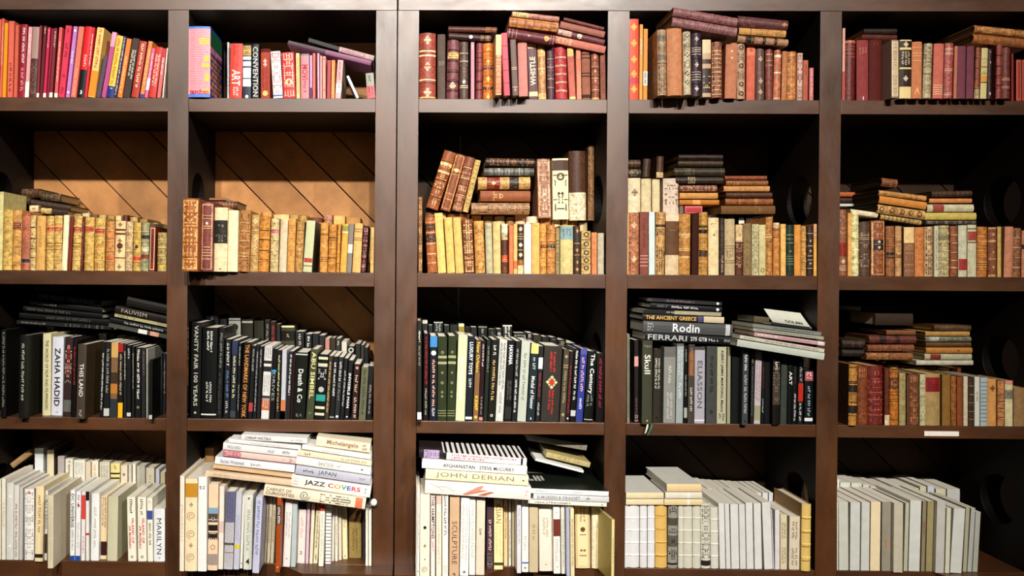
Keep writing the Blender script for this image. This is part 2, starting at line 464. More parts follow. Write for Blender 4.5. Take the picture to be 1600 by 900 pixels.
            for f in a.split(','):
                z = Z(float(f))
                if kd == 'd':
                    for q in range(4):
                        A = [(0, 1), (1, 0), (0, -1), (-1, 0)]; p, p2 = A[q], A[(q + 1) % 4]
                        spoly([(p[0] * s, z + p[1] * s), (p2[0] * s, z + p2[1] * s), (p2[0] * s * .6, z + p2[1] * s * .6), (p[0] * s * .6, z + p[1] * s * .6)][::-1], c)
                elif kd in 'rc':
                    for q in range(12):
                        a1, a2 = q * math.pi / 6, (q + 1) * math.pi / 6; ri = 0.55 if kd == 'r' else 0.02
                        spoly([(math.cos(a1) * s * ri, z + math.sin(a1) * s * ri), (math.cos(a1) * s, z + math.sin(a1) * s), (math.cos(a2) * s, z + math.sin(a2) * s), (math.cos(a2) * s * ri, z + math.sin(a2) * s * ri)], c)
                elif kd == 's':                          # swirl
                    for q in range(26):
                        a1, a2 = q * 0.42, (q + 1) * 0.42; r1, r2 = s * (0.15 + q / 30), s * (0.15 + (q + 1) / 30); th2 = s * 0.16
                        spoly([(math.cos(a1) * r1, z + math.sin(a1) * r1), (math.cos(a1) * (r1 + th2), z + math.sin(a1) * (r1 + th2)), (math.cos(a2) * (r2 + th2), z + math.sin(a2) * (r2 + th2)), (math.cos(a2) * r2, z + math.sin(a2) * r2)], c)
                elif kd == 't':
                    spoly([(-s, z - s), (s, z - s), (0, z + 1.6 * s)], c)
                else:                                    # fleuron
                    for (dx, dz, q) in ((0, 0, .42), (.6, 0, .3), (-.6, 0, .3), (0, .75, .3), (0, -.75, .3), (0.35, .42, .2), (-.35, -.42, .2), (.35, -.42, .2), (-.35, .42, .2)):
                        spoly([((dx + q) * s, z + dz * s), (dx * s, z + (dz + q) * s), ((dx - q) * s, z + dz * s), (dx * s, z + (dz - q) * s)], c)
        elif k == 'K':                                   # dense tooling or all-over print
            c = lin(r[0]); cell = max(0.0042, t / 5.5); nx = max(2, int(t * 0.9 / cell)); cw = t * 0.9 / nx
            nz = max(2, int((b - a) * h / cell)); fill = float(r[1]) if len(r) > 1 else 0.62
            for i in range(nz):
                for j in range((nx + 1) // 2):
                    if random.random() > fill: continue
                    kd = random.randint(0, 3); sz = cw * random.uniform(0.3, 0.52)
                    for sg in ((-1, 1) if (nx - 1 - j) != j else (1,)):
                        x = sg * ((nx - 1) / 2 - j) * cw if sg == 1 or True else 0
                        z = Z(a) - (i + 0.5) * (b - a) * h / nz
                        if kd == 0: P = [(x - sz, z), (x, z - sz), (x + sz, z), (x, z + sz)]
                        elif kd == 1: P = [(x - sz * 1.3, z - sz * .35), (x + sz * 1.3, z - sz * .35), (x + sz * 1.3, z + sz * .35), (x - sz * 1.3, z + sz * .35)]
                        elif kd == 2: P = [(x - sz * .35, z - sz * 1.3), (x + sz * .35, z - sz * 1.3), (x + sz * .35, z + sz * 1.3), (x - sz * .35, z + sz * 1.3)]
                        else: P = [(x - sz * sg, z - sz), (x - sz * .2 * sg, z - sz), (x + sz * sg, z + sz), (x + .2 * sz * sg, z + sz)]
                        if (P[1][0] - P[0][0]) * (P[2][1] - P[1][1]) - (P[1][1] - P[0][1]) * (P[2][0] - P[1][0]) < 0: P = P[::-1]
                        spoly(P, c)
    if o.get('xx') == 'bricks':                          # cover picture: green field, pink panels, orange bricks on blue
        X = t / 2 + 0.0005
        def cq(y0, y1, f0, f1, c): m.quad([(X, y0, Z(f1)), (X, y1, Z(f1)), (X, y1, Z(f0)), (X, y0, Z(f0))], lin(c))
        cq(0.012, w * .96, .03, .26, '2c7044'); cq(0.004, w * .35, .27, .36, 'e08ca0'); cq(w * .4, w * .97, .27, .36, 'e08ca0')
        rr = random.Random(3)
        for i in range(26):
            f = .05 + i * .034; x = -t * .42
            while x < t * .3:
                L = rr.uniform(.1, .35) * t; x2 = min(x + L, t * .4); m.quad([(x, -.0006 + ys(min(1, abs(x) / (t / 2))), Z(f) - .0016), (x2, -.0006 + ys(min(1, abs(x2) / (t / 2))), Z(f) - .0016), (x2, -.0006 + ys(min(1, abs(x2) / (t / 2))), Z(f)), (x, -.0006 + ys(min(1, abs(x) / (t / 2))), Z(f))], lin('d890a0')); x = x2 + t * .06
        for f0, f1, xa in ((.16, .26, .0), (.41, .5, .22), (.52, .58, .12), (.66, .78, .25), (.88, .95, .15)):
            m.quad([(x, -.0009 + ys(abs(x) / (t / 2)), z) for x, z in ((xa * t, Z(f1)), (t * .46, Z(f1)), (t * .46, Z(f0)), (xa * t, Z(f0)))], lin('f4bc50'))
        for i in range(8):
            y = 0.006 + (i % 2) * 0.018
            while y < w - 0.02:
                L = 0.034; cq(y, min(y + L, w - .006), .40 + i * .07, .40 + i * .07 + .05, rr.choice(('e89858', 'dc8c50', 'e8a468')))
                y += L + 0.008
    if o.get('xx') == 'stripes':                         # cover with black and white stripes
        X = t / 2 + 0.0005
        for i in range(15):
            f0 = 0.02 + i * 0.066
            m.quad([(X, 0.003, Z(f0 + .03)), (X, w - .004, Z(f0 + .03)), (X, w - .004, Z(f0)), (X, 0.003, Z(f0))], lin('101010'))
    if o.get('xx') == 'hands':                           # printed drawing of an open hand and fine branches
        for poly, cc in (([(.36, -.42), (.42, -.1), (.5, .25), (.545, .36), (.55, .22), (.52, .02), (.56, .02), (.6, .0), (.54, -.14), (.46, -.3), (.4, -.44)], 'c88c78'),
                         ([(.5, -.4), (.56, -.2), (.62, -.06), (.66, -.1), (.61, -.26), (.57, -.42)], 'b87460')):
            cx = sum(p[0] for p in poly) / len(poly); cz = sum(p[1] for p in poly) / len(poly)
            for i in range(len(poly)):
                p, q_ = poly[i], poly[(i + 1) % len(poly)]
                spoly([(p[1] * t, Z(p[0])), (q_[1] * t, Z(q_[0])), (cz * t, Z(cx))], lin(cc))
        for (f0, x0_, f1, x1_) in ((.04, .3, .12, .05), (.12, .05, .2, .1), (.12, .05, .18, -.25), (.2, .1, .28, -.2), (.36, -.4, .5, .24), (.44, -.3, .56, .0)):
            spoly([(x0_ * t - .0005, Z(f0)), (x1_ * t - .0005, Z(f1)), (x1_ * t + .0005, Z(f1)), (x0_ * t + .0005, Z(f0))], lin('8a5850'), 0.0008)
    if o.get('xx') == 'letters':                         # pale block shapes printed on the dark cover
        X = t / 2 + 0.0005
        for f0, f1, y0, y1 in ((.03, .06, .10, .17), (.03, .1, .10, .12), (.12, .15, .10, .17), (.17, .2, .10, .17), (.15, .18, .13, .145), (.22, .25, .11, .17), (.02, .3, .21, .22)):
            m.quad([(X, y0, Z(f1)), (X, y1, Z(f1)), (X, y1, Z(f0)), (X, y0, Z(f0))], lin('b8b8b0'))
    m.build('cover', M[kind], root, smooth=False)
    q = MB()
    pc = lin(o['pg'] if o['pg'] else {'h': 'e4dccc', 'p': 'e6dfcf', 'c': 'd0bc98', 'l': 'b89868', 'b': 'e0d8c4', 'v': 'c8ac7c'}[kind])
    ins = 0.0004 if kind == 'p' else 0.003
    q.box(-ti + 0.0001, ti - 0.0001, bul + ct + 0.0002, w - (0.0004 if kind == 'p' else 0.005), ins, h - ins, vary(pc, 0.08))
    q.build('page_block', M['w'], root)
    for (a, b, r) in labels:
        s = m; m = MB()
        patch(Z(b), Z(a), -0.93, 0.93, 0.0007, lin(r[0]))
        g = lin(r[1] if len(r) > 1 else 'd8b070'); e2 = (b - a) * 0.1
        for f in (a + e2, b - e2): patch(Z(f) - 0.0006, Z(f) + 0.0006, -0.93, 0.93, 0.001, g)
        for jj in range(max(1, int((b - a) * h / 0.009))):
            zc = Z(a + e2) - 0.006 - jj * 0.007
            if zc < Z(b - e2) + 0.002: break
            for ss in range(5):
                if random.random() < 0.8: patch(zc - 0.0016, zc + 0.0016, -0.7 + ss * 0.3, -0.7 + ss * 0.3 + 0.19, 0.001, g)
        m.build('title_label', M[kind], root); m = s
    return root
def feature(o, kind):
    for (k, a, b, r) in o['deco']:
        if k == 'T': return 'with %s title' % cname(r[0])
        if k == 'L': return 'with %s label' % cname(r[0])
    for (k, a, b, r) in o['deco']:
        if k == 'B': return 'with %s band' % cname(r[0])
        if k == 'O': return 'with %s ornaments' % cname(r[0])
        if k == 'S': return 'with %s lettering' % cname(r[0])
        if k == 'K': return 'with patterned spine'
        if k == 'G': return 'with ruled lines'
    if o['R']: return 'with raised bands'
    if kind in 'hpc': return 'without lettering'
    return ''
def look(kind, wpx, col, o):
    s = ('thin ' if wpx < 7 else 'thick ' if wpx > 17 else '') + cname(col) + ' ' + NOUN[kind][1]
    return s, feature(o, kind)
def mk_label(lk, ft, where):
    a = (lk + ' ' + ft).strip() + ', ' + where
    if len(a.replace(',', ' ').split()) > 16: a = lk + ', ' + where
    return a
SHY = [[152, 153, 155.5, 155.5, 157.5], [423, 425, 429, 430.5, 432], [655, 655, 660.5, 662, 664.5], [877, 881, 884.5, 889, 893]]
SEED = [100]
def standing(row, bay, lines, tier='front'):
    z0 = ROWZ[row][0] + 0.0006; specs = []
    for ln in lines.strip().split('\n'):
        f = ln.split()
        x0, x1, yt, dx = map(float, f[:4]); kind, col = f[4], f[5]; o = parse(f[6:])
        specs.append([x0, x1, yt, dx, kind, col, o])
    specs.sort(key=lambda s: s[0])
    prev = None; bx = BAYX[bay]
    for i, (x0, x1, yt, dx, kind, col, o) in enumerate(specs):
        d = o['d'] if o['d'] is not None else (0.004 if tier == 'front' else 0.2)
        ysh = o['yb'] if o['yb'] is not None else SHY[row][bay]
        w = o['w'] if o['w'] is not None else ((0.19 if kind in 'hp' else 0.165) if tier == 'front' else 0.165)
        w = min(w, DEP - d - 0.004)
        X0 = at(x0, ysh, d)[0]; X1 = at(x1, ysh, d)[0]
        zb = z0 if o['yb'] is None else at((x0 + x1) / 2, ysh, d)[1]
        XT, ZTp = at(x0 + dx, yt, d)
        XT2 = at(x1 + dx, yt, d)[0]
        if d > -0.03 or True:                       # stay inside the bay
            X0 = max(X0, bx[0] + 0.0008); X1 = min(X1, bx[1] - 0.0008)
            XT = max(XT, bx[0] + 0.0008)
            if XT + (X1 - X0) > bx[1] - 0.0008: XT = bx[1] - 0.0008 - (X1 - X0)
        if prev and not o['rz']:
            pb, pt, pz = prev
            if X0 < pb + 0.0003: X0 = pb + 0.0003
            # previous book's right edge at the height of this book's top
            hh = min(ZTp, pz) - zb; full = max(0.02, ZTp - zb)
            lean_prev = (pt - pb) / max(0.02, pz - zb)
            need = pb + lean_prev * hh + 0.0003
            mine = X0 + (XT - X0) * hh / full
            if mine < need:
                XT = X0 + (need - X0) * full / hh
        t = max(0.003, X1 - X0); h = ZTp - zb
        over = XT + t - (bx[1] - 0.001)
        if over > 0: t = max(0.003, t - over)
        if XT + t > bx[1] - 0.001: XT = bx[1] - 0.001 - t
        ang = math.atan2(XT - X0, h)
        hr = h / math.cos(ang) if abs(ang) < 1 else h
        tt = t * math.cos(ang); hr = h / math.cos(ang) - (tt * abs(math.tan(ang)) if False else 0)
        hr = max(0.02, hr)
        # pivot on the lower corner the book leans on
        if ang >= 0: piv = (X0 + t, d, zb); off = -tt / 2
        else: piv = (X0, d, zb); off = tt / 2
        mw = Matrix.Translation(piv) @ Matrix.Rotation(ang, 4, 'Y') @ Matrix.Translation((off, 0, 0))
        if ang >= 0:                                 # spine top must reach the measured height
            pass
        if o['rz']: mw = Matrix.Translation(piv) @ Matrix.Rotation(math.radians(o['rz']), 4, 'Z') @ Matrix.Translation((off, 0, 0))
        prev = (X0 + t, XT + t, ZTp)
        tt -= min(0.0009, tt * 0.06)
        SEED[0] += 1
        lk, ft = look(kind, x1 - x0, col, o)
        if tier == 'front': where = '%s from left, %s, %s' % (ORD[i + 1], SHELF[row], BAY[bay])
        elif tier == 'upper': where = '%s of the upright books on top, %s, %s' % (ORD[i + 1], SHELF[row], BAY[bay])
        else: where = '%s in back row, %s, %s' % (ORD[i + 1], SHELF[row], BAY[bay])
        rt = make_book(kind, tt, hr, w, col, o, mw, mk_label(lk, ft, where), SEED[0])
        RES.setdefault((row, bay, tier), []).append(rt)
RES = {}
def lying(row, bay, name, lines, depth=0.0):
    for i, ln in enumerate(lines.strip().split('\n')):
        f = ln.split()
        xl, ya, yb, xr, yc, yd = map(float, f[:6]); kind, col = f[6], f[7]; o = parse(f[8:])
        d = o['d'] if o['d'] is not None else depth
        w = o['w'] if o['w'] is not None else 0.17
        w = min(w, DEP - d - 0.004)
        A = Vector((at(xl, (ya + yb) / 2, d)[0], 0, at(xl, (ya + yb) / 2, d)[1]))
        B = Vector((at(xr, (yc + yd) / 2, d)[0], 0, at(xr, (yc + yd) / 2, d)[1]))
        if d + w > 0.0:
            bx = BAYX[bay]; mg = 0.0012 + (abs(A.z - B.z) / max(0.01, abs(A.x - B.x))) * 0.03
            A.x = max(A.x, bx[0] + mg); B.x = min(B.x, bx[1] - mg)
        zdir = (A - B); L = zdir.length; zdir.normalize()
        xdir = Vector((0, 1, 0)).cross(zdir)
        t = ((yb - ya) + (yd - yc)) / 2 * (DIST + d) / F_PX * abs(zdir.x) * 0.93
        mw = Matrix(((xdir.x, 0, zdir.x, B.x), (0, 1, 0, d), (xdir.z, 0, zdir.z, B.z), (0, 0, 0, 1)))
        if o['rz']: mw = Matrix.Translation((B.x, d, B.z)) @ Matrix.Rotation(math.radians(o['rz']), 4, 'Z') @ Matrix.Translation((-B.x, -d, -B.z)) @ mw
        SEED[0] += 1
        lk, ft = look(kind, yb - ya, col, o); lk = lk.replace('thick ', '')
        where = '%s from top in %s, %s, %s' % (ORD[i + 1], name, SHELF[row], BAY[bay])
        rt = make_book(kind, t, L, w, col, o, mw, mk_label(lk, ft, where), SEED[0])
        RES.setdefault((row, bay, name), []).append(rt)
# ------------------------------------------------------------------ top shelf
standing(0, 0, '''
-6 -1 30 4 p e86a50
-1 3 29 4 p e8705a S.1-.6:f4e0c0
3 9.5 36 4 p f5a020
11 20 33 3 p e8705c S.55-.95:702020
21 27 39.5 3 p d86a50
28 38 38 5 h a02038 S.05-.55:f8e8e0 S.6-.92:f0b0a8
38.5 45 42 6 p e8a8a8 S.1-.4:f8f0f0 B.78-1:f4ece4
45.5 56 42 5 h b09088 B.45-1:5a3830 K.5-.95:907068
57 61 40 5 p 8a3038 B.94-1:f0e0d8
61.5 66.5 40.5 7 p 6a2028 S.03-.12:f0d0c0
67 72 43 7.5 p c82850 S.03-.3:f0b0b8 B.94-1:f0e0d8
73 76 45 8 p a02040
76.5 82 44 7.5 p 802830 S.05-.28:f0d8c8 B.93-1:f0e0d8
84.5 90 43 8 p e06060 S.2-.8:f8d0c0 B.94-1:f0e0d8
91 101 40.5 11.5 p d83858 S.05-.12:802030 S.25-.45:801828 S.68-.75:801828 S.86-.96:801828
102.5 109 41.5 12.5 p c080c8 O.06:f4f0f4:c:.6 S.35-.55:f4e8f4 O.93:f4f0f4:c:.6
110 119 42 13 p e07860 S.6-.98:f0b0a0
120.5 131 42 13 h e02028 B.61-1:151515 S.4-.58:f8c8c0 H.93:f4f4f4:3:.6
131.5 136 43 12 p d02838 S.1-.55:f8f0f0
137 148.5 44 15 p f8c878 S.03-.62:c84018 B.62-.99:f09020
150 157 88 12 p 5a4858
158 165.5 51 17 p b85088 B0-.22:e0a0b8
166 176.5 56.5 14.5 h f0c050 S.05-.8:a87820 B.82-1:2a3a80 S.85-.9:f0f0f0
177 182.5 57 14.5 p 201a50 S.03-.97:f0dcc8
183 191 61 15 p e88030 S.3-.95:f0d0a0
192 203 61 15.5 p 403028 S.2-.7:f0e8d8:2
204.5 216 65 12.5 h b04030 S.05-.85:f0d8b8
218 225 65 14 p f0884a S.15-.8:f8d0a0 B.94-1:404090
225.5 231 76 8 p d86a90 S.1-.6:f8e0f0 B.6-.85:f0d0e0
232 243 74 8 h c84038 S.15-.8:f4e0d0:2
245 251 76 8 p d87070 B0-.18:c03040 S.2-.55:f8e8e8
253 259 75 8 p e8d0c0
''')
standing(0, 1, '''
291 328 41 0 h f0a0a8 d-1 w17 s:2c4aa8 XX:bricks B0-.03:6088d8 B.955-1:6088d8 H.92:c83050:taschen:.22
329 333 68 1 p 303038 d19
355 358 66 0 p d8d8d8 S.1-.9:505050 d2
358.5 377.5 68 2 h e04838 S.03-.3:b03028:2 S.35-.48:c83830 T.48-.77:f8ece0:ART:k.7 S.8-.97:f8e8e0:2
379 392 70 0 h 303848 B.02-.2:d0a858 K.03-.18:402818 B.22-.28:e8e8f0 B.31-.4:e8e8f0 B.43-.62:e8e8f4 B.64-.78:e8e8f4 O.97:f4f4f4:c:.4
393.5 404.5 69 0 h 161618 T.05-.97:c8c8c8:CONVENTION:k.75
407 421.5 76 0 c b05040 B0-.07:6a2020 O.25,.32:f0d8c8:f:.5 S.4-.85:903c30:2 O.9:e8c878:c:.6
427 442 80.5 -4.5 h e8e0dc K.03-.9:c87880:.6 B.93-.96:5070b8
443 462 82 -3 h d83040 K.03-.97:f4dcb8:.75 O.65:f0e0a0:r:.6
463 469 83 -1 p f0d090 S.1-.9:c09050
470 483 84 0 h e09098 B0-.04:808890 T.24-.58:b02838:MOVI:k.7 S.6-.92:a83040
484 488 86.5 0 p c8a0c8 B.75-1:602860
488.5 493 83 0 p d87060
496 499.5 83 -.5 p d8a8c0 S.2-.8:f0d8e8
500 503.5 87 0 p e0a0a0
504 509 88 0 p f0a090 O.07,.8:b03030:c:.5
510.5 516.5 94 1 p b04048
517 523 94 1 p f09048 S.1-.9:f8c890
523.5 532.5 94 4 h f0b0b0 S.05-.55:b03848 B.62-.85:f4e8e0 S.65-.8:803030 s:a08878
557 562 119.5 -16 p e8e8e8
574 587 114.5 -3 h a0a090 B.5-1:c86a70 S.1-.35:404038 S.55-.9:802830:2
''')
lying(0, 1, 'the leaning pile', '''
482 58 66 533 74 80 p 1c1816 d8 w14
530 73 80 586 86 96 h c0a0a0 K.05-.8:8a5060:.7 d4
450 63 70 580 94 103 h 8a5474 d4 w14 B0-.45:4a2c3c
''')
standing(0, 2, '''
655 681 51 0 l a04838 R3 O.11,.51,.9:f0d0a0:f:.55 B.26-.285:f0d8a8 B.33-.355:f0d8a8 B.7-.72:f0d8a8 B.965-.985:e8b070
683.5 696 53.5 0 c 605048 S.42-.5:a09078:2
697.5 716 62 2 l 7a4448 R5 L.21-.33:d8b068:5a2818 O.78:f0e0b0:f:.7 G.17,.36,.54,.7,.86:3a1c1c
718 732 65 0 l 584038 G.2,.34,.77,.8:d8c8a8 O.7:f0e8d0:f:.5 K.25-.6:8a7058:.3
735.5 741.5 66 0 p b8808a S.05-.15:e8c8c0
743.5 754 67 1 l 8a3a3c R5 G.26,.48,.69,.83:401818
755 771 67 -1.5 l d88030 R6 B.4-.48:404058 B.78-.86:504030 O.12,.32,.64,.95:f8d880:f:.45
772 783.5 54 -3 h d8b888 d-6 B.34-.98:c86848 K.34-.97:f0c890:.6
787.5 797 51.5 -5.5 h c84858 d-5 G.21,.42,.6,.8:702030
801 810 62 -4 h 604840 d-5 G.5,.53,.85:c8a890 O.9:c8a890:f:.5
811 825.5 67 -2 c c08078 d-4
827 841 66 -3 h 5a3438 B.03-.11:e0c098 T.26-.76:f0e0c0:WHISTLE:^:k.62 B.87-.95:e0c098
842 854 71 -2 l c09060 B0-.2:d8b070 B.42-.44:f0d090 O.3,.5:f0d8a0:t:.5 B.89-1:e0b878 K.02-.18:8a5830:.5
856 867 71 -1.5 l 583840 G.25,.4,.62,.78:b8a0a0 K.3-.6:907078:.3
869 887.5 73.5 -2.5 l b83840 R5 G.19,.21,.35,.37,.51,.53,.67,.69,.83,.85:e8b898
890 900 74 -4 c c07060 B0-.17:d8b878 S.2-.3:703828:2 B.95-1:e0c888
901.5 909 76 -1.5 c e09078 S.2-.45:a85848:2
910 923 81 -1 c 9a6450 B.04-.06:281c18 B.12-.14:281c18 B.44-.46:281c18 B.5-.52:281c18 B.9-.97:403028
925 937 82 -1 l a06048 R5 O.1,.4,.6:e0b890:f:.4 G.3,.55,.8:e0b890 B.96-1:e0b070
938.5 947 84 -1 v 905848 S.2-.9:704030
''')
lying(0, 2, 'the left pile', '''
700.5 40 49.5 777 41.5 51 l 5a2c20 K.7-.97:c88850:.7
701 50 60.5 768 54.5 65 l 402020 O.52:f4e8dc:c:.6 K.74-.97:b89870:.7
''', 0.0)
lying(0, 2, 'the middle pile', '''
800 16 26 874 26 33 l c08878 L.03-.35:e8c890:603020 d-3
795.5 25 41 873 34 50 l b07048 R5 K.02-.97:d89858:.45 F:d89858 d-3
792 42 58 868 54.5 70 l 6a3038 O.82:d8a868:c:.6 O.45:d8b090:f:.3 G.05,.12,.2,.9,.96:c08878 d-3
''')
lying(0, 2, 'the right pile', '''
881 26.5 31.5 944 41.5 48 l 7a3c3c K.3-.9:a85c50:.5 d-1
875.5 31.5 43.5 945 49 58.5 v a06858 d-1
871 44.5 52 945 60 71.5 l 7a4048 O.47:f0e0c0:c:.9 B.02-.3:d0b0a0 d-1
866 53 68 946 73 82 c c07868 G.02,.3,.33:f0c0a0 K.05-.28:f0c090:.6 d-1
''')
standing(0, 3, '''
983.5 998 29.5 0 h e85838 O.1,.3,.5,.68,.87:f4c860:f:.8 B.73-.8:c84050
998.5 1004 38 1 p e0a040 S.2-.4:f4f0e8
1004.5 1011.5 45 1 p e09030 B.6-.8:d8d8d8 S.62-.78:303030
1028.5 1042.5 46 -1 l c0a080 d-6 B.08-.18:807060 B.38-.46:807060 B.5-.52:705838 K.2-.36:705838:.7 K.53-.98:604828:.75
1043.5 1067 44 -1 v c88860 d-6 w15
1067.5 1080.5 49 -.5 l d8c8a8 d-7 O.06,.37,.66,.8:302418:d:.8 K.12-.3:504028:.6 K.45-.58:504028:.6
1081 1096.5 51 0 l 402838 d-5 R4 O.1,.5,.88:e8d8c8:f:.5 G.24,.27,.3,.34,.62,.66,.7,.74:d8c8b8
1097.5 1111 62 0 h c8a888 d-4 B0-.24:e0c8a0 B.34-.42:503828 B.5-.93:403028 K.6-.85:f0d8a0:.35
1113 1129 65 0 l b07050 d-3 K.02-.98:402818:.5 G.16,.23,.3,.38,.46,.54,.62,.7,.78,.86,.94:f0d0a0
1133 1151 67 2 c c08060 d-2 O.15,.27:f0e0d0:c:.15
1152 1165 68 0 l c8a080 d-1 O.07,.4,.73,.9:382018:r:.6 K.15-.33:704830:.6 K.48-.66:704830:.6
1166.5 1180 69 1 c d07058 B0-.2:e08868 O.1:b05040:f:.6
1181.5 1195.5 70.5 0 l 705048 O.25,.65,.85:d8c0a0:f:.6
1197 1208.5 75 0 l 8a4838 G.12,.24,.33:e0b090
1209 1220 77.5 2 l d08060 B.1-.15:f4dcb8 B.44-.47:f4dcb8 K.02-.1:603020:.6 B.95-.98:e8c098
1221 1229 80 2 v b87850 K.3-.9:d8b078:.5
1230 1244.5 80 0.5 l c07840 K.03-.97:e8a860:.65
1245 1253.5 83 1 p d8b0a0 K.02-.98:502828:.65
1254.5 1262.5 94 1 c b86850 S.1-.4:8a4838
1264 1271 106 0.5 p c87070 S.05-.9:f0c8c0
''')
lying(0, 3, 'the left pile', '''
1052 9.5 24.5 1153 27.5 41 l a06c6c R4 K.1-.9:784848:.3 d-6 w20 pg:b8a070
1050.5 25.5 39.5 1152 42 57 l a07070 R4 K.1-.9:805050:.3 d-6 w20 pg:b8a070
''')
lying(0, 3, 'the right pile', '''
1153.5 22 41.5 1232 31.5 47.5 l 6a3c3c K.03-.35:8a5850:.5 O.92:c89068:f:.5 d-2
1155 42.5 53 1228.5 47.5 58 v c89858 K.3-.95:8a5c30:.55 G.25:6a4020 d-2
1153 54.5 65.5 1232 60.5 72 l b08868 B.15-.33:201814 B.5-.56:201814 B.72-.78:201814 d-2
''')
standing(0, 4, '''
1315.5 1320 44 1 p d8a090 B.6-1:b05048
1320.5 1337 63 1.5 l 702820 G.1,.15,.22,.27:a85840 B.0-.04:c87050
1339.5 1358 62.5 0 c 904040 S.12-.25:c08068:3 H.965:e8e8f0:I:.3
1359 1379 62 0 c 5a1c14 d1 S.05-.12:8a3828:2
1380 1404 62.5 0 h a89080 d-4 K.03-.97:f0e0b0:.85 F:e8c8a0
1405.5 1424 62 1 h e0c890 d-3 B.02-.13:302018 B.17-.47:302018 B.5-.8:382820 O.08,.66:f0e0c0:f:.5 S.2-.45:d8c8a8:3
1425 1441 65 1 c c88058 d-3 O.88:f0c070:t:.55 G.1,.2,.25,.33:e8b080
1443 1456 67.5 3 l c8b890 d-3 K.03-.9:806848:.55 G.15,.2,.27,.35,.43,.55:806040
1458 1474 68 2.5 c c87060 d-3 G.76,.8,.84,.88,.92:f0c898
1475.5 1489 67 3 l b86058 d-3 G.1,.13,.17,.2,.47,.5,.9,.93:f0c8a8
1490 1495 72 2 c c07860 d-3
1496 1509 72 1.5 c 7a4450 d-3
1510 1522 72 1.5 c 7c4450 d-3
1523 1531 74 3 l 9a5030 d-3 B.78-1:b8a878 R4
1531.5 1541.5 75 1.5 h d8c890 d-3 B.36-.38:a07040 B.55-.66:e0a048 B.67-.69:503018 K.2-.6:b08848:.4
1543 1550 76.5 1 l 402420 d-3 H.27:f0e0d8:i:.6 H.9:f0e0d8:S:.7 O.06:c0a090:f:.5
1557 1566 69 1.5 l a04c40 d-3 R4 G.2,.4,.57,.75:58201c
1567 1580 73.5 0 l 803c30 d-3 G.6,.62,.64,.76,.79:e0a080
1580.5 1584 84 0 c 903838
1588 1596 93 0 h b04030 F:d89070
1597 1606 93 0 h a83830 F:c87050
''')
lying(0, 4, 'the left pile', '''
1350 44 52.5 1402 44 52.5 l 2a2018 d4
1347 53 60.5 1402 54.5 61.5 v 5a2418 d4
''')
lying(0, 4, 'the right pile', '''
1523 38.5 50 1610 46.5 60 l c88850 K.03-.97:f0b870:.6 F:8a5028 d-2 w19 pg:6a5844
1521 51 66.5 1610 60.5 75 l b07040 R3 G.1,.3,.33:e09858 d-2 w19 pg:6a5844
''')
# ------------------------------------------------------------------ second shelf
standing(1, 0, '''
-6 2.5 299.5 3 v d8cc90 K.1-.8:f0e4b0:.3
3 17 327 1 l e8c068
17.5 31 328 2 l e8b060 L.2-.33:802020
32 45 333 1.5 l c87858 B.8-.86:283048 B.02-.05:b05838 K.1-.7:985040:.35
46 54.5 336 1 l e8c888 R4 O.35,.55,.75,.9:a87840:f:.5 G.22,.42,.6,.77:604020
55 69 337 2 v d8a860 S.2-.6:a87838
71 82.5 337 1 l e8c070 L.17-.28:c83028 R4 G.5,.55,.58,.61:b08038
83 95 336.5 1.5 l e8c070 L.17-.28:c83028 R4 G.5,.55,.58,.61:b08038
95.5 104 336 4 v f8e8c0 pg:a03020
105 110 338 5 v 7a2818
111 124 337 3 l e8c070 L.2-.3:b03028 R4 G.5,.55,.58:a08038
125.5 129 339 3 l 6a2018 K.1-.9:c88050:.5
130 144.5 339 2 l e8bc68 L.18-.27:c02830 R5
146 161.5 340 2 l e8bc68 L.2-.3:b82038 B.52-.61:d8a050 R4
164 177 345.5 1.5 l d89858 B.22-.34:e09050 B.7-.78:d07838 R4
178 194 345 2 v e8cc98 B.16-.2:6a3820 B.24-.28:6a3820 O.5:5a2820:c:.6 O.08,.4,.6,.92:7a4828:f:.5 B.73-.75:5a3020
195 205.5 346 2 l e0c090 K.1-.95:a87848:.4 R4
207 218.5 347.5 1.5 l e0b860 B.7-.82:d04830 O.5:402818:c:.5 R4
219 231 347.5 2 l b0a880 B.26-.34:303028 B.66-.74:902828 B.5-.62:e8d8b0 R4
233 241 354 2 h 8a3428 F:ecd8a8 S.2-.8:3a1410
245 259 363 1 l c8b070 R4 O.1,.3,.5,.7:806030:f:.4 B.84-.9:e0b838
''')
standing(1, 0, '''
96 106 333 0 l a08858
113 126 333.5 0 l b89860
128 139 333 0 v d8c8a0
141 152 335 0 l 8a5c38
154 165 336 0 v c8a870
167 178 337 0 l c09858
180 189 337 0 v e0c890
192 199 336 0 l 6a3024
202 214 339 0 l c8a468
218 230 342 0 v b89458
234 246 348 0 l d0b880
''', 'back')
lying(1, 0, 'the back pile', '''
33 294 309 60 294 309 l 5a3c28 d19 K.1-.9:907048:.3
63 299 313 95 303 316 l 4a3828 d19 K.05-.95:988050:.6
8 302 314 47 308 320 l 4a3424 d17 K.1-.9:6a5034:.3
48 311 321 110 320 331 l 4a3428 d17
46 320.5 331 60 320.5 331 v e0c8a0 d15 H.5:806040:S:.5
64 323.5 334 105 328 336 l 3c3028 d15 B0-.4:e0c080
''')
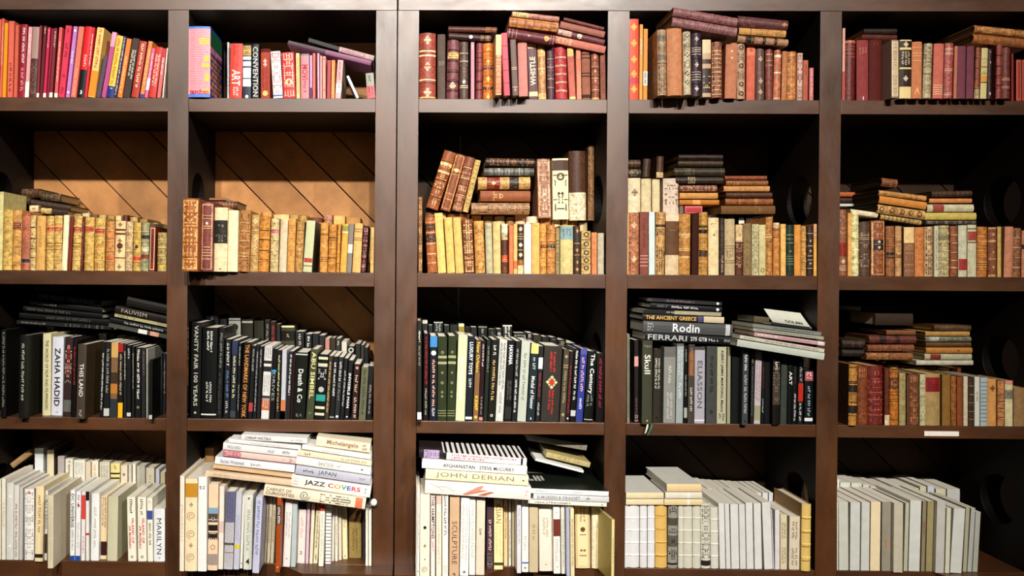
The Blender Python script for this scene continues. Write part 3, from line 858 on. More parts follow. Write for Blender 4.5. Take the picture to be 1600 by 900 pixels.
standing(1, 1, '''
282.5 307.5 309.5 2 l b06830 d-9 R4 K.03-.97:f0b870:.75 F:f0c080 w17
309 331 315 1 l 8a4840 d-5 F:e0b090 G.05,.2,.24,.35,.38,.65,.69,.73,.77,.82:e8c098 O.31:f0e8d8:c:.25
332 354 324 2 v f0d8b0 d-3 B.2-.56:2c2c28 S.27-.31:b0a890:2 K.42-.54:706c60:.5 S.95-.98:5a4020
355 370.5 328.5 2 v f8e8c0 d-2
371.5 388.5 328.5 3 l c08850 d-1 R4 K.03-.97:704018:.5 G.21,.34,.5,.7,.75:f0c888
390 402.5 335 3 l d8b070 O.12,.42,.57:f0e0b0:d:.7 G.22,.25,.3,.33,.72:906030 K.6-.95:a87840:.3
403 419 338 3 l e8a048 G.25,.42,.61,.78:704010 R4
421.5 434 341 2 l e8d098 L.2-.28:c06080 O.1,.4,.7:a88048:f:.4 R4
435.5 447 344 3 v e0c8a8
448 459.5 341 3 v d8a058 K.1-.9:a86c30:.35
460 472 346 4 l c89858 O.55:f0d098:f:.4 G.18,.45:805020
473 487 345 6 h c8c8a0 L.73-.81:d05050:301810 B.87-.89:806038 s:50503c
499 511 347.5 2 l e8a858 G.23,.25,.7,.74,.78:805020
512 524 350 2.5 l d89848 R5 G.15,.28,.33,.7:805020
525 530 350 3 l d89848 R4
531 541 350 4 v d8a850 B.04-.14:90904c B.16-.19:f0e0b0
541.5 549 350 4 h 888078 B.42-.6:ecdcc0
550 563 349 4 v e0b070 G.12,.17,.3,.34:906030
563.5 571 353 5 l 501c20 K.03-.97:e0a8a8:.55
578 584 355 1 v c8a868 K.2-.9:a08040:.3
''')
standing(1, 1, '''
394 408 331 0 v c89050
409 424 331 0 v d09858
427 451 335 0 v e8c890
453 466 336 0 v b89858
467 479 336 0 l c8a458
481 503 340 0 l 7a4430 G.1:e0b080
506 519 334.5 0 l c89070
521 539 337 0 v e0b870
541 563 340 0 v c89858
''', 'back')
lying(1, 1, 'the back pile', '''
327 309 313 352 309 313 p a06848 d14
330 313.5 326 371 313.5 328 l 6a3c28 d14 K.1-.9:b88050:.5 s:181410
''')
standing(1, 2, '''
653.5 660 307 0 l 8a6038 K.02-.98:d8a870:.6
668.5 683.5 339 -4.5 l b06838 B.13-.25:402820 B.31-.45:2c2c2c G.1,.28,.48,.66,.82:f0c898
684.5 697.5 333 -9 v e0bc70
699 711.5 340 -5 v dcb468 S.2-.3:b09048
712.5 725 340 -5 v dcb068
726 742 343 -4 l 8a4c30 K.02-.98:f0d090:.75
743.5 758.5 345 -3 l d8a058 K.1-.95:9a6430:.45
760 770.5 348 -2 v b0a888 K.05-.2:706850:.4
771 783 346 -1 v c8b078
784 794 350 -.5 l 5a3020 B0-.17:f0dcb8 B.17-.32:b8a880 L.63-.77:c83028 K.8-.98:a06830:.5
795.5 802 352 0 v d87850
802.5 808.5 350 0 v e8b070 B.74-.9:d07040
809 818 350 0 l 3a2820 O.1,.42,.62:f0d8b0:c:.7 B.72-.82:a06830 B.83-1:e0c090 G.2,.25,.3,.52:d0b080
819 830.5 350 0 v f8e8c8
831 843.5 348 0 v e8a860 S.05-.1:b07838
844 854 350 0 l e0a050 L.4-.5:803020 R5
855 868 351 0 l c88848 L.38-.5:282828 R5 K.55-.95:e0a868:.4
868.5 874.5 356 0 v 988860 K.1-.9:504830:.4
876 896 352 0 v c8b880 B.02-.29:88a0a0 S.08-.24:405860:3
897 907 353 0 l 4a3428 B.2-.35:283030 O.1,.5,.75,.9:d0a068:f:.6 G.36,.6:e0b878
909 923.5 361 0 l e0c080 O.08,.3,.5,.68,.85:402810:r:.6 G.2,.4,.6,.76:503018
924.5 933 363 0 v d88858 K.1-.9:a85c38:.4
934 944 364 0 v b8b098
''')
standing(1, 2, '''
664 683 331 0 l 8a5c3c
686 697 333 0 v c09858
698 734 334 0 v 8a5828
737 752 337 0 v d0a058
755 771 337 0 l 8a6840
773 789 338 0 v b8a078
791 804 339 0 l a07848
805 821 336 0 v e0b090 s:c89070
822 842 338 0 v e0d0b0
844 861 341 0 v b07840
863 876 341.5 0 v d8c8a0
878 888 343 0 v a88048
890 903 345 0 l b88850
905 918 348 0 v e0c898
''', 'back')
standing(1, 2, '''
664 684 239 29 l 9a5830 y:329 d17 R5 K.25-.97:d8a870:.5 B.2-.25:f0c888 B.34-.38:f0c888 G.5,.65,.8:3a1c10
687 703 243 22 l 8a5030 y:331 d17 F:d09868 B.26-.3:e0a868 O.29:f0c888:c:.4 G.36,.7,.8:d8a068
705 721 247 20 l 8a5038 y:332 d17 R5 K.15-.97:d8a878:.5 G.2,.4,.55,.7:e8b888
722.5 731.5 251 20 v c8a868 y:332 d17 K.02-.98:4a3018:.6
841.5 862 248 -2 l b08068 y:341 d17 F:e8c0a0 K.05-.95:f0c8a8:.65 O.65:f8e0c0:d:.7
864 889 247.5 -1 h e8d8b0 y:343 d17 B.03-.2:503828 K.2-.45:604830:.6 K.45-.95:403830:.4 O.3:504028:r:.5
890.5 917 235.5 -1 l 5a3824 y:344.5 d17 B.6-1:e8d8b8 K.62-.98:c0a878:.5
919.5 933.5 227.5 0 l c09060 y:344.5 d17 K.02-.98:402414:.7
''', 'upper')
lying(1, 2, 'the pile', '''
759 245 260 836 248 260 l 2c1c14 K.05-.95:b07840:.45 d17
756 262 274.5 835 262 274.5 l 4c4a44 R4 B.1-.9:6c6a64 G.3,.5,.7:c0b8a8 d17
747 276 296 829 275.5 296 l c8a060 B.17-.42:802020 O.3:f0c888:f:.4 B.6-.78:2c2420 d17
750.5 297 315 829 298 315 v 8a5030 K.25-.45:e0b070:.4 d17
736.5 316 335 828 316.5 335 l a88058 K.03-.97:60402c:.6 d15
''')
standing(1, 3, '''
979 981.5 333 0 v d8b080
982 999 332 0 l c88860 K.03-.97:8a4c30:.5 O.2,.75:f0d0a0:f:.6
1000 1013.5 331 0 c 8a5044 S.1-.6:6a3830 G.7,.75,.8,.86:e0b8a0
1014 1023.5 331 0 h d0dcd8
1024.5 1039 331 1.5 l d8a868 K.02-.16:9a6030:.5 B.2-.24:403020 K.26-.4:302418:.7 K.55-.97:504028:.65
1040 1061 333 1 v 6a4a30 B0-.13:e8d0b0 B.68-1:e0c8a0 K.15-.3:907050:.3
1061.5 1079.5 334 1 l d89c50 G.33,.35,.38,.57,.6,.7,.72:f8d8a0 B.6-.69:a87038 K.05-.3:a06c30:.35
1081 1092 333 1 c 401c10
1092.5 1106 331 0 l d8a050 B.22-.25:282018 B.28-.34:282018 L.59-.71:282420:906838 R4
1107.5 1124 340 0 v f0d8a8 O.3:503820:t:.2 S.1-.14:a08058:2
1125 1132 343 0 l 4a3830 S.1-.6:706050 S.65-.97:e0c8a8
1133 1149 342 0 v c8b088 G.48,.52,.74,.78:806848 S.55-.7:806040:3
1150 1161.5 351 0 l 704030 B0-.34:e8c898 K.36-.95:e0b088:.5
1162 1174.5 349 0 v 9a8058 K.02-.95:806840:.5
1175 1186 350 0.5 v d0c498 K.05-.95:706040:.55
1186.5 1197 351 0 v d8cc98 O.9:a89860:r:.7
1197.5 1208 339 0 l e0a058 K.03-.98:8a4820:.6 G.3,.34:f8d8a0
1209 1219 348 0 l e09850 B0-.1:e8c8a0 K.11-.29:6a2c1c:.8
1220 1228.5 350 0 v f0c070 K.05-.2:c89040:.4
1229.5 1241 351 0 l 203c30 G.2,.28,.36,.62,.67,.72,.77:90a880 O.52:e0e0c0:d:.3
1241.5 1252 351 0 v e09a48
1252.5 1260.5 353 0 l e0ac60 R6 K.1-.9:b07838:.4
1262 1271 353 0 l 3c2c28 O.3,.5,.75:d8c8b0:f:.5 G.15,.4,.6,.68,.85:d8c0a0
1271.5 1281 350 0 v e8ac58 B0-.28:d8a878 K.13-.29:5a2818:.7
''')
standing(1, 3, '''
982 1001.5 278 0 v e0d0b0 d18 O.15:806040:f:.6 K.1-.9:a89068:.12
1002.5 1018 279 0 v d8c8a0 d18
1019.5 1031.5 280 0 v d8c8a0 d18
1037 1061.5 278.5 0 v e0ccb8 d18 K.03-.3:8a7060:.35
1062 1068 320 0 c 807060 d18
1098 1122 336 0 l 3c2420
1124 1135 338 0 l 403c38
1137 1147 337 0 p 282420 B.1-1:e8d8c0
1154 1163 339 0 p 282420 B.06-1:f0e4d0
1166 1177 339 0 p 302828 B.06-1:f0e4d0
1179 1195 340 0 l 302420
1198 1209 337 0 l c08048
''', 'back')
standing(1, 3, '''
1004 1016 248 2 l 4a3424 y:277 d18 w15
1026 1037 244 1 l 5a3828 y:277.5 d18 w15 B.75-1:d8c090
''', 'upper')
lying(1, 3, 'the left pile', '''
982 249 262 1001 249 262 l 4a3020 d18 G.3,.6:806040
981.5 263 277 1002 263 277 l 3c3024 d18 K.1-.9:c8b088:.45
''')
lying(1, 3, 'the middle pile', '''
1060.5 241 249.5 1130 241 250 l 2c1c10 d18
1059.5 250.5 260 1130 250.5 260.5 l 44301c d18
1053 261.5 274.5 1133 262 275 l 3c3424 d18 K.2-.4:807858:.6 G.05,.93:605838
1056 276 287 1132 276 287 l 3c2c20 d18 B.26-.28:d0b890 B.3-.32:d0b890 B.34-.36:d0b890 B.38-.4:d0b890
1062 289 299.5 1121 289 299.5 l 804830 d17 K.03-.97:e0b890:.55
1062 301 310.5 1122 301 310.5 v d09858 d17
1062 312 320 1124 312 320 v c07c30 B.33-.52:e8a860 d17
1070 321.5 334 1097.5 321.5 334 h b84048 F:e07878 d17
''')
lying(1, 3, 'the right pile', '''
1132.5 274.5 281 1199 274.5 281 l 9a5030 d17 K.3-.9:c88050:.3
1134.5 282 289.5 1200.5 282 289.5 l a06838 d17 K.05-.3:e0b078:.5
1131 290.5 299 1203 290.5 299 v d09860 d17 K.3-.9:b07840:.3
1134.5 300 309 1207 300.5 309 l 5a3420 d17 K.15-.4:907048:.4
1133.5 310 320 1208.5 310 320 l a06030 d17 G.3,.62,.66:e0a868
1127 321 334.5 1211.5 321 334.5 c 7a5834 d17 K.6-.75:a08050:.5
''')
standing(1, 4, '''
1312 1323.5 327 0 l a06848 d1 K.05-.45:d8b098:.3 B.5-.7:902820 O.78:e8d8b8:f:.7 G.85,.88,.91:e0c8a8
1324 1331 333 1 v e0a860
1331.5 1343 330 0 l f8ecb0 R4 w17
1344 1361 346 0 l 604838 K.2-.9:a89078:.4 G.25,.3,.33:c0a888
1363 1385 344 0 l 9a5830 F:e8c090 K.03-.32:c88858:.5 B.35-.42:1c1c1c B.44-.53:1c1c1c O.385,.485:e0d0b0:c:.2 K.55-.97:c07c48:.5
1386 1399 353 0 l a86c40 L.52-.64:20241c:604028 K.05-.5:602c18:.5 R4 w16
1400 1410 353 0 l d0a068 G.3,.33,.58,.61,.62:503018 K.3-.6:704020:.3
1413.5 1430 355 0 v 8a6044 B0-.32:e8c890 K.35-.9:b88c68:.5
1430.5 1445 355 0 v c88048 K.1-.8:a86030:.3
1446 1459 354 0 l d8b080 K.03-.97:30141c:.65
1460 1466 353 0 h c8c4a8 S.1-.9:807858
1468 1485.5 352 0 l c8b888 R5 B.2-.29:8a7c58
1486 1497 353 0 l a05c38 R5 G.18,.34,.52,.68,.82:f0c090
1498.5 1512 352 0 v c8c4a8 L.65-.87:b83838:502018
1513 1527 351 0 v c8c0a0 L.13-.3:b85040:503020 B.07-.09:604828 B.33-.35:604828
1528.5 1544 354 0.5 l c88038 R6 G.2,.3,.35,.48,.6,.7,.75,.8:e8b068
1546 1558.5 355 0 l d8a070 B.04-.25:8a4c30 B.3-.62:8a4c30 B.65-.95:8a4c30 O.15,.5,.8:e0b080:f:.4
1559 1565 354 0 v c8a860
1569.5 1583 354 2 v c88868
1583.5 1596 356 1 l a87048 K.03-.97:602820:.5 G.2,.4,.6,.8:e8c098
1597 1607 360 0 v c88868 B.3-.4:282018
''')
standing(1, 4, '''
1316 1332 341 0 l 7a4c30
1334 1350 342 0 v b08c58
1352 1368 342 0 l 6a4028
1371 1388 344 0 l 906038
1390 1406 344 0 v c09858
1409 1425 345 0 l 8a5830
1428 1442 345 0 v b8905c
1445 1462 345 0 l 705034
1465 1480 346 0 v a8885c
1483 1500 346 0 l 7a5030
''', 'back')
lying(1, 4, 'the left pile', '''
1312.5 300 307 1340 300 307 v b06030 d17
1313 308.5 317 1345 308.5 317 l 402418 d17
1312.5 318 322.5 1350 318 322.5 p c8c8c0 d17
1329 327 333.5 1372 331.5 341 v dcd0b0 d2 w15
''')
lying(1, 4, 'the middle pile', '''
1378 277 291 1403 280 294 l 8a5834 d1 w20 K.1-.9:5a3018:.4 pg:3a2c20 s:2c2018
1373.5 297 304.5 1448 305.5 314.5 l d09858 K.03-.9:a06c30:.3 d1 w20 pg:3a2c20 s:2c2018
1374 305.5 317 1448 315.5 328 v c8843c d1 w20 pg:3a2c20 s:2c2018
1372 318.5 333 1446 329 343.5 l d0a468 O.08,.3,.52,.7,.88:7a4c20:r:.6 K.1-.9:8a5c30:.35 d1 w20 pg:3a2c20 s:2c2018
1376 334.5 342.5 1440 344.5 351.5 l c8a468 G.1,.2,.3,.4,.5,.6,.7,.8:5a3818 d1 pg:3a2c20 s:2c2018
''')
lying(1, 4, 'the right pile', '''
1456 298.5 308 1519.5 297.5 307 l 4a3420 K.1-.9:907048:.3 d8
1452 310 317 1519 310 317 v d08850 d8
1449 319 331 1522 319 331 v c8c0a0 L.12-.36:b05048:603028 d8
1445.5 332 343.5 1526 332 343.5 v c8b460 d8
1447 344.5 350.5 1526 344.5 350.5 l 4c443c K.03-.97:a09888:.5 d8
''')
# ------------------------------------------------------------------ third shelf
standing(2, 0, '''
1 9 515 0.5 h 101010 S.03-.9:888878 d-1 w24
28.5 40 524 2.5 h 181814 S.1-.8:b0b0a0 d-3 w24 s:2a2a20
66 79 521 1 h d0c8a0 T.08-.93:303028:THE_WORLD_OF_FILM_AND_FILMMAKERS:k.4:t d3 w16
79.5 97 526.5 2.5 h d0d0d8 T.14-.88:181818:ZAHA_HADID:k.5 S.95-.98:888888 d3 w16
98 110 527 4 h 382828 S.1-.5:c82828 K.1-.6:c8b8a8:.4 B.8-.95:686860 d3 w16
111 117.5 530 3 h 141010 S.1-.6:b83838
118.5 132 538 3.5 h 4a4038 T.26-.7:d8d4c8:THIS_LAND:k.5 S.88-.98:b0a898 d-3 w24 s:4c3c2c
155 160.5 534 4.5 p 101010 S.15-.9:e8e8e0
161.5 170.5 534 2 p 181818 S.1-.7:a8a8a0 B.88-.98:c0c0b8
171.5 182.5 535 2 p 806040 B0-.2:c8a060 B.4-.55:403020 B.55-.68:b87830 B.75-1:303438
184 191.5 536 0 p 181010 B0-.12:a82020 B.8-1:e8b020 S.15-.7:c8b8a0
193 197.5 537 0 p 202020 S.1-.5:e0d8c0
198 204.5 539 0 p 101010 S.05-.2:d8d8d0 B.93-.98:c8c8c0
206 210 541 0 p 181818 S.1-.6:b0b0a8
211 220 543 1 p 101010 S.03-.75:f0ecdc O.85:c8b060:d:.5
221 227.5 543 0 p 282428 S.05-.4:806870
228.5 231 545 0 p b0b0a0
232.5 237.5 562 1 h 10140f d-3 w22 s:0e0e0c B.92-.99:c0c0b8
238 246 552 0 p 3c3c38 d6 S.1-.6:888880
247 258 552 0 p 202030 S.1-.6:a0a0a0 d8 K.3-.7:d0a040:.3
''')
standing(2, 0, '''
58 70 512 0 h 2a2820
73 84 510 0 p c8c0a0
87 100 514 0 h 1c1c18
103 118 516 0 h 34302a
121 134 518 0 p 181818
137 150 522 0 h 282420
153 166 521 0 p d0ccb8
168 180 522 0 h 1a1a1a
183 196 524 0 p c8b860
198 214 526 0 p e0dcd0
217 232 528 0 h 101010
235 255 532 0 p 404040
''', 'back')
lying(2, 0, 'the left pile', '''
48 455 466 158 469 480 h 14141a T.1-.9:707068:THE_PLOT_THICKENS:k.55 d13
40 467 476 160 481 489 h 101010 T.05-.4:808078:AMERICAN:k.5 d13
36 477.5 486 160 490.5 498 h 0e0e0e S.05-.6:606058 d13
30 488 497 172 500 507.5 h 121210 S.3-.8:585850 d13
26 500 506 178 509.5 516 p 181818 S.05-.3:888880 K.5-.9:707060:.3 d10
''')
lying(2, 0, 'the right pile', '''
198 462.5 478 262 476.5 492 h 1c1814 d7
180 477 489 262 494 506 h 241c18 T.12-.6:a8a090:FAUVISM:k.55:t d7
179 489.5 495 262 506.5 512 p a8a078 K.03-.4:605830:.5 d7
172 495.5 503.5 262 514 522 h 121212 S.25-.95:c0c0b8 d7
170 504 511 262 522.5 530 p 484840 B.5-.65:d8d8d0 B.7-.85:c89880 d7
''')
standing(2, 1, '''
286 294 503 1 h 0c0c0c T.05-.66:e8a858:A_Day_in_the_Life_of_California:k.45 S.95-.97:a0a0a0
297 312.5 504 2.5 h 101010 T.03-.87:b4b4a4:VANITY_FAIR_100_YEARS:k.42 O.94:b0b0a0:c:.25
313.5 337 512 3 h 0e100e S.04-.28:f0f0e8:2 S.6-.84:d8d8d0:2 B.95-.965:e0e0d8
337.5 346 512 5 h 1c1c1c S.06-.45:989890 S.5-.95:505050
349 358 530 3.5 p 181818 S.05-.35:e8e8e0 S.4-.75:6890c8 S.78-.95:c0c0c0
359 368 532 4 p 202430 B0-.18:303858 S.2-.75:e8e4b0 B.9-.98:404448
369 373.5 536 4 p 101010 S.05-.3:d0d0c8 S.55-.9:a0a098
374 386 535 7 h 1c140c T.03-.98:d09050:THE_LANDMARKS_OF_NEW_YORK:k.55
387.5 394 540 6 p 101010 B.78-.9:b84040 S.05-.35:b0b0a8
395 400 538 5.5 p 181818 S.1-.9:b8b8b8
401 406 541 5 p 202020 S.05-.3:c8c8c0
407.5 420 541 6 p d8d4d0 S.02-.18:606070:3 B.2-.24:202020 B.28-.35:202020 S.4-.65:909090:3 B.68-.72:404040 B.73-.88:b86848 S.74-.86:e8d8c0:3
421 428.5 545 3 h 141414 T.34-.74:a0acac:DRIVES:k.6:t B.3-.33:40a0d0
430 436.5 547 3 p 141414 S.08-.6:ece4a0 S.62-.9:e0b070
438 445.5 547 3 p c0c0c8 B.72-1:c87850 B.88-1:404078
446 452.5 549 6 p 202020 S.05-.65:f0f0ec
453 456.5 552 5 h 301414
457 476 551 5 h 141810 T.25-.75:e4e4dc:Death_&_Co:k.42 S.92-.97:909088:2 B.02-.04:c0c0b8
478 489.5 546 7.5 h 484c38 T.04-.7:d8d098:ABU_SIMBEL:k.6 S.9-.93:888868
491 506 554 7 h 141414 B.04-.08:d0d0b0 B.14-.19:c8c8b0 K.22-.42:c0c0c0:.6 O.54:b0b8b0:c:.6 B.62-.72:30988c B.8-.84:d0d0b0 B.9-.94:c8c8b0
507 513.5 556 7 p 403420 S.1-.9:d8b888
514.5 522 557 6.5 p 101010 S.1-.65:f0f0f0 B.95-.97:a0a0a0
522.5 530 558 7 p 282c2c S.08-.4:e8e8e8 S.42-.7:909090 O.95:d8d8e0:c:.6
531 537 560 7 p 101010 S.2-.8:c8c8c8
538 545 563 7 p 101014 T.22-.8:e8e8e8:INVISIBLE_MAN:k.6 O.95:d8d8d8:c:.4
548.5 558 569 5 p 281414 S.2-.55:e0b898 S.6-.98:e8c0a8 O.07:e09078:c:.5
560 571 574 5 h 686850 S.05-.9:34342c w14
572.5 582 572 2 p 101010 S.35-.9:a89898 w14
''')
standing(2, 1, '''
322 341 493 0 h 0c0c0c S.01-.08:707070
343 354 498 0 h 14140f
357 376 497 0 h 1c1c18 B.0-.02:909088 B.03-.2:909088 O.1:181818:c:.6
378 395 499 0 h 2c2820 B.02-.04:a0a090
397 412 501 0 h 2c2c20
414 421.5 500 0 p 1a1616 S.05-.3:989088
422.5 431 502 0 p 201010 S.05-.3:c03038
432 438 506 0 p 201c18
439.5 460 509 0 h 404030 B0-.02:d8d0a0 B.06-.18:181410 S.1-.14:c0a860
462 475 518 0 p 181814 S.03-.2:c8c8c0
477 487 522 0 p 101414 S.03-.2:e8e8e0
488.5 498 521 0 p 14141a
499 507 524 0 p 1c1c20
508 515 529 0 p b08070
516 524 528 0 h 3a3028
525 532 529 0 p 282c24 S.03-.1:c8c8b0
533.5 542 534 0 p d0ccc0
543 554 541 0 h 101010 O.06:c8c8c0:r:.8
555.5 563 537 0 p 20201c d17
564 569 539 0 p 3c3830 d17
569.5 575 543 0 p 1c2024 d17
''', 'back')
standing(2, 2, '''
651.8 658.5 501 0.5 h 282820 d-3 S.1-.22:f0f0f0 S.25-.45:a8a890 B.9-.97:f0f0f0 s:8a5a50
661.5 669 521 1 h 200c10 S.04-.6:b83838 S.63-.95:a0b0a0
671 682.5 525 1 h 181c28 B0-.13:4888c0 O.2:e8e8e8:c:.7 S.28-.85:f0b8a0 S.85-.98:d0d0d8
683.5 697.5 525.5 1 h 303820 O.19,.55:a8a880:d:.4 B.23-.26:a0a078 B.3-.33:a0a078 O.43,.66,.71:98987c:f:.35 G.88,.91,.94:989870
698.5 711 525 2.5 h 303820 O.19,.55:a8a880:d:.4 B.23-.26:a0a078 B.3-.33:a0a078 O.43,.66,.71:98987c:f:.35 G.88,.91,.94:989870
711.5 726 523.5 5 h c8cca8 T.26-.76:f0f4e4:New_Paris_Interiors:k.4 S.05-.1:e8ecd0:2
727 737.5 525.5 5 h 1a2028 T.07-.45:f4f4f4:LUXURY_TOYS:k.55 S.5-.62:c8ccd0 B.95-.98:e8e8e8
739 747 531 5 h 806040 B0-.4:584838 T.03-.4:e8c050:New_Orleans:k.7 T.69-.87:f0c040:KEMP:k.6 O.95:e8c050:c:.6
748 754 532 4.5 h 2c1418 S.05-.35:e8d8e0 S.7-.92:a0a0a0 B.95-.99:c08888
755 761 531 6 h 202820 S.08-.4:909480
762 773 531 6.5 h 181810 S.07-.2:d8d8d0 S.25-.75:d8b078 O.93:d8d8d0:r:.4
774 786 531 7 h c4c4bc S.04-.62:585858:2 S.65-.9:808080 O.93:f4f4f4:c:.5
788 798.5 532 6 h 141210 T.06-.3:f4f4f4:HAVANA:k.6 S.5-.75:686860:2 B.82-.97:2c2c2c
799.5 807 533 6.5 p 101414 S.1-.45:c0c0c0 S.48-.9:e8e8e8
808 821.5 533 7.5 h b8bcb0 S.15-.75:74786c
823 835 537 7.5 h 202c30 B0-.13:d8c880 S.18-.35:c0c8c8 T.42-.84:dcdcdc:Medal_of_Honor:k.5 O.96:e0e0e0:t:.25
836.5 843.5 541 6 p 181818 B.15-.3:d8d8d8 S.36-.68:b03848 S.75-.92:c8c8c8
845 873 541 6 h 38342f S.08-.35:d83c30:2 O.48:d0c898:f:.75 O.48:b83c30:c:.35 S.58-.9:c83830:2
874.5 883 546 7 h 50483c S.3-.75:b0a078 O.1,.9:c8b888:f:.7 G.22,.25:b8a880
883.5 889.5 549 7 p 200c10 S.2-.9:b03030 O.95:e8e0d8:c:.5
890.5 898.5 545 7.5 h 101010 S.03-.55:f4f4f0 S.58-.72:e0e0e0 B.84-.92:c0c0c0
899.5 910 545 8 h 36418c B0-.08:585898 S.12-.6:f0b8b8 S.68-.85:e8e8f0
912 926 549 7 h 101410 T.04-.6:f4f4f0:The_Century:k.6 S.62-.8:909890:2 B.96-.97:c8c8c0
931 944 552 3 h 181010 S.08-.8:a83040
''')
standing(2, 2, '''
660 668 500 0 p 282820 B0-.04:c8c8b8
669.5 676 508 0 p 181818
677.5 692 503 0 h 181c18 S.02-.2:a0a8a0:2 B0-.012:b0b0a8
694 702 508 0 p 141814
703.5 715 507 0 h 202420
716.5 725.5 506 0 p d0d4b0 B.03-.18:887820
727 735 511 0 h 0c1010
736 745 511 0 p 141414
747.5 761 510 0 h 10140f S.03-.2:989c90 B0-.015:787870
763 775 514 0 h 141612 S.03-.2:585c50
776 784 514 0 p 181818 O.06:c8c8c0:r:.6
785.5 800 508 0 h 20201c B.0-.015:c8c8c0 S.02-.2:d8d8d0:2
803 822 520 0 h 242420 F:909088 B.07-.16:c8c8c8 K.07-.16:b02830:.5
823.5 832 520 0 p 1c1c18 S.02-.15:d8c8c0
833.5 846 523 0 h 302c20
847.5 858 526 0 h 1c1c18
859.5 871 527 0 h 14181a K.02-.1:808080:.4
872.5 885 531 0 h 242018 K.02-.1:a8a090:.4
886.5 899 536 0 p 38342c
''', 'back')
standing(2, 3, '''
979.5 984 522 0 p 888470 S.05-.95:3c3c30
991 997.5 531 0 p 201414 B.2-.32:d8a098 S.7-.9:8a6060 K.9-.99:c8a8a0:.8
1003 1019 532 1 h 484838 T.17-.4:e4e4d8:Skull:k.6 S.06-.09:b0b0a0:3 O.96:b8a870:c:.2 d-2
1020 1032 545 2 c 383028 S.13-.55:e0dcd0:2 O.93:181410:c:.3
1036.5 1055 542 1.5 h 94948c B0-.13:74706c S.25-.5:d8d8d8:1 S.6-.95:d0d0d0:2
1056 1067 537 2 h a4acac B0-.03:706c60 S.08-.45:dce4e4:2 S.5-.7:d8dcdc
1068.5 1073.5 540 1 h 141414 S.05-.22:c0c0b8 S.38-.66:b8b8b0 B.8-.93:b0b0a8
1074.5 1084 538 2 h 504840 B.1-.4:8a5c3c S.05-.4:b09070 S.55-.85:d8d4c8
1085 1101 542 1 h b4b0b8 B0-.04:58504c T.18-.8:70707c:ELIASSON:k.5 B.95-.97:e8e0ec
1103 1119 541 1.5 h 50504e S.13-.6:202024 O.85:181818:d:.4
1120 1134.5 542 1 h c0bca0 T.05-.85:20201c:KERRY_JAMES_MARSHALL_Mastry:k.34 S.87-.97:40403c:2
1135.5 1141 542 1 p a8a488
1142.5 1154.5 543 2 c 101814
1155.5 1168.5 543.5 2 h 4a4c50 S.07-.32:f0f0f0 S.35-.85:c8c8c8 O.95:101010:c:.3 d-2
1172 1177 544 2 p 202020 S.05-.2:a8a060 S.25-.9:787878
1178 1188 548 3 h c8b8bc S.05-.7:a08890:2 B.75-.95:a0a080
1189 1193.5 551 1 p 101014 S.2-.5:803030 S.65-.85:e0e0e0
1194.5 1203 553 1 c 101010
1207 1218.5 552 1 h 1c1612 B.08-.72:504438 K.1-.7:988878:.35 B.1-.28:181410 S.12-.26:e8e4dc d-1
1219.5 1229.5 561 2 c 404840
1230.5 1237.5 557 2 h 101010 T.22-.42:e8e8e0:ART:k.7 B0-.15:303430 S.5-.95:181818
1238 1245 557 1 h 141414 S.1-.4:404840 S.55-.95:e8e8e8
1246 1254 561 2 p 181818 S.05-.35:b0b0b0 B.37-.65:b83020 S.68-.97:e0e0e0
1257 1270 578 1 h 101418 B.03-.2:b05860 S.04-.18:f0e8e8:2 S.3-.85:a8b0b8 B.88-.94:e8e8e8
''')
lying(2, 3, 'the left pile', '''
1020 465.5 471.5 1128 471.5 478 p 2a2a2c S.2-.6:a08088 O.94:f0f0e8:c:.7
1016 473 481.5 1128 480 488.5 h 1c1c20 S.1-.25:808080 S.3-.7:e8e8e8 O.94:f0f0e8:c:.6
1005 483 489.5 1127 488 494.5 p b0a888 B0-.4:181818 S.3-.4:c8c8c0 S.5-.8:c8c0a8
1004 490.5 500 1131.5 495 505.5 h 282018 T.04-.66:f0c070:THE_ANCIENT_GREECE:k.62 B.68-.74:5a5080 B.75-1:d8c8a8
1005 500.5 519 1145 507 525.5 h 585858 T.33-.63:f4f4f4:Rodin:k.75 S.05-.12:c8c8c8:3 B.92-.97:c8c8c4
1008 519.5 532 1150 526.5 540 h 181818 T.03-.46:b8bcbc:FERRARI:k.68 T.5-.68:e8e8e8:275_GTB:k.5 S.7-.82:d8d8d8 S.87-.96:b0b0b0
''')
lying(2, 3, 'the right pile', '''
1205 503 507.5 1266 511 515.5 p 202420 d-1
1178 493.5 504 1203 496 505.5 h 605840 d5 w15
1176 505 511.5 1283 518.5 525 p 888880 S.3-.9:606058 d-6
1177 512 517.5 1287 525.5 531.5 p a8a898 S.05-.9:807870 d-6
1178.5 519 525 1289 534 541 h c8a0a0 S.05-.35:f4f0f0 S.4-.8:b08888 B.9-.98:e0d8d8 d-6
1156 523 529 1288 544.5 551.5 p cfc8b8 S.05-.2:908878 S.3-.95:8a6858 d-6
1152 529 541.5 1288 552 562.5 h c4c8bc d-6
''')
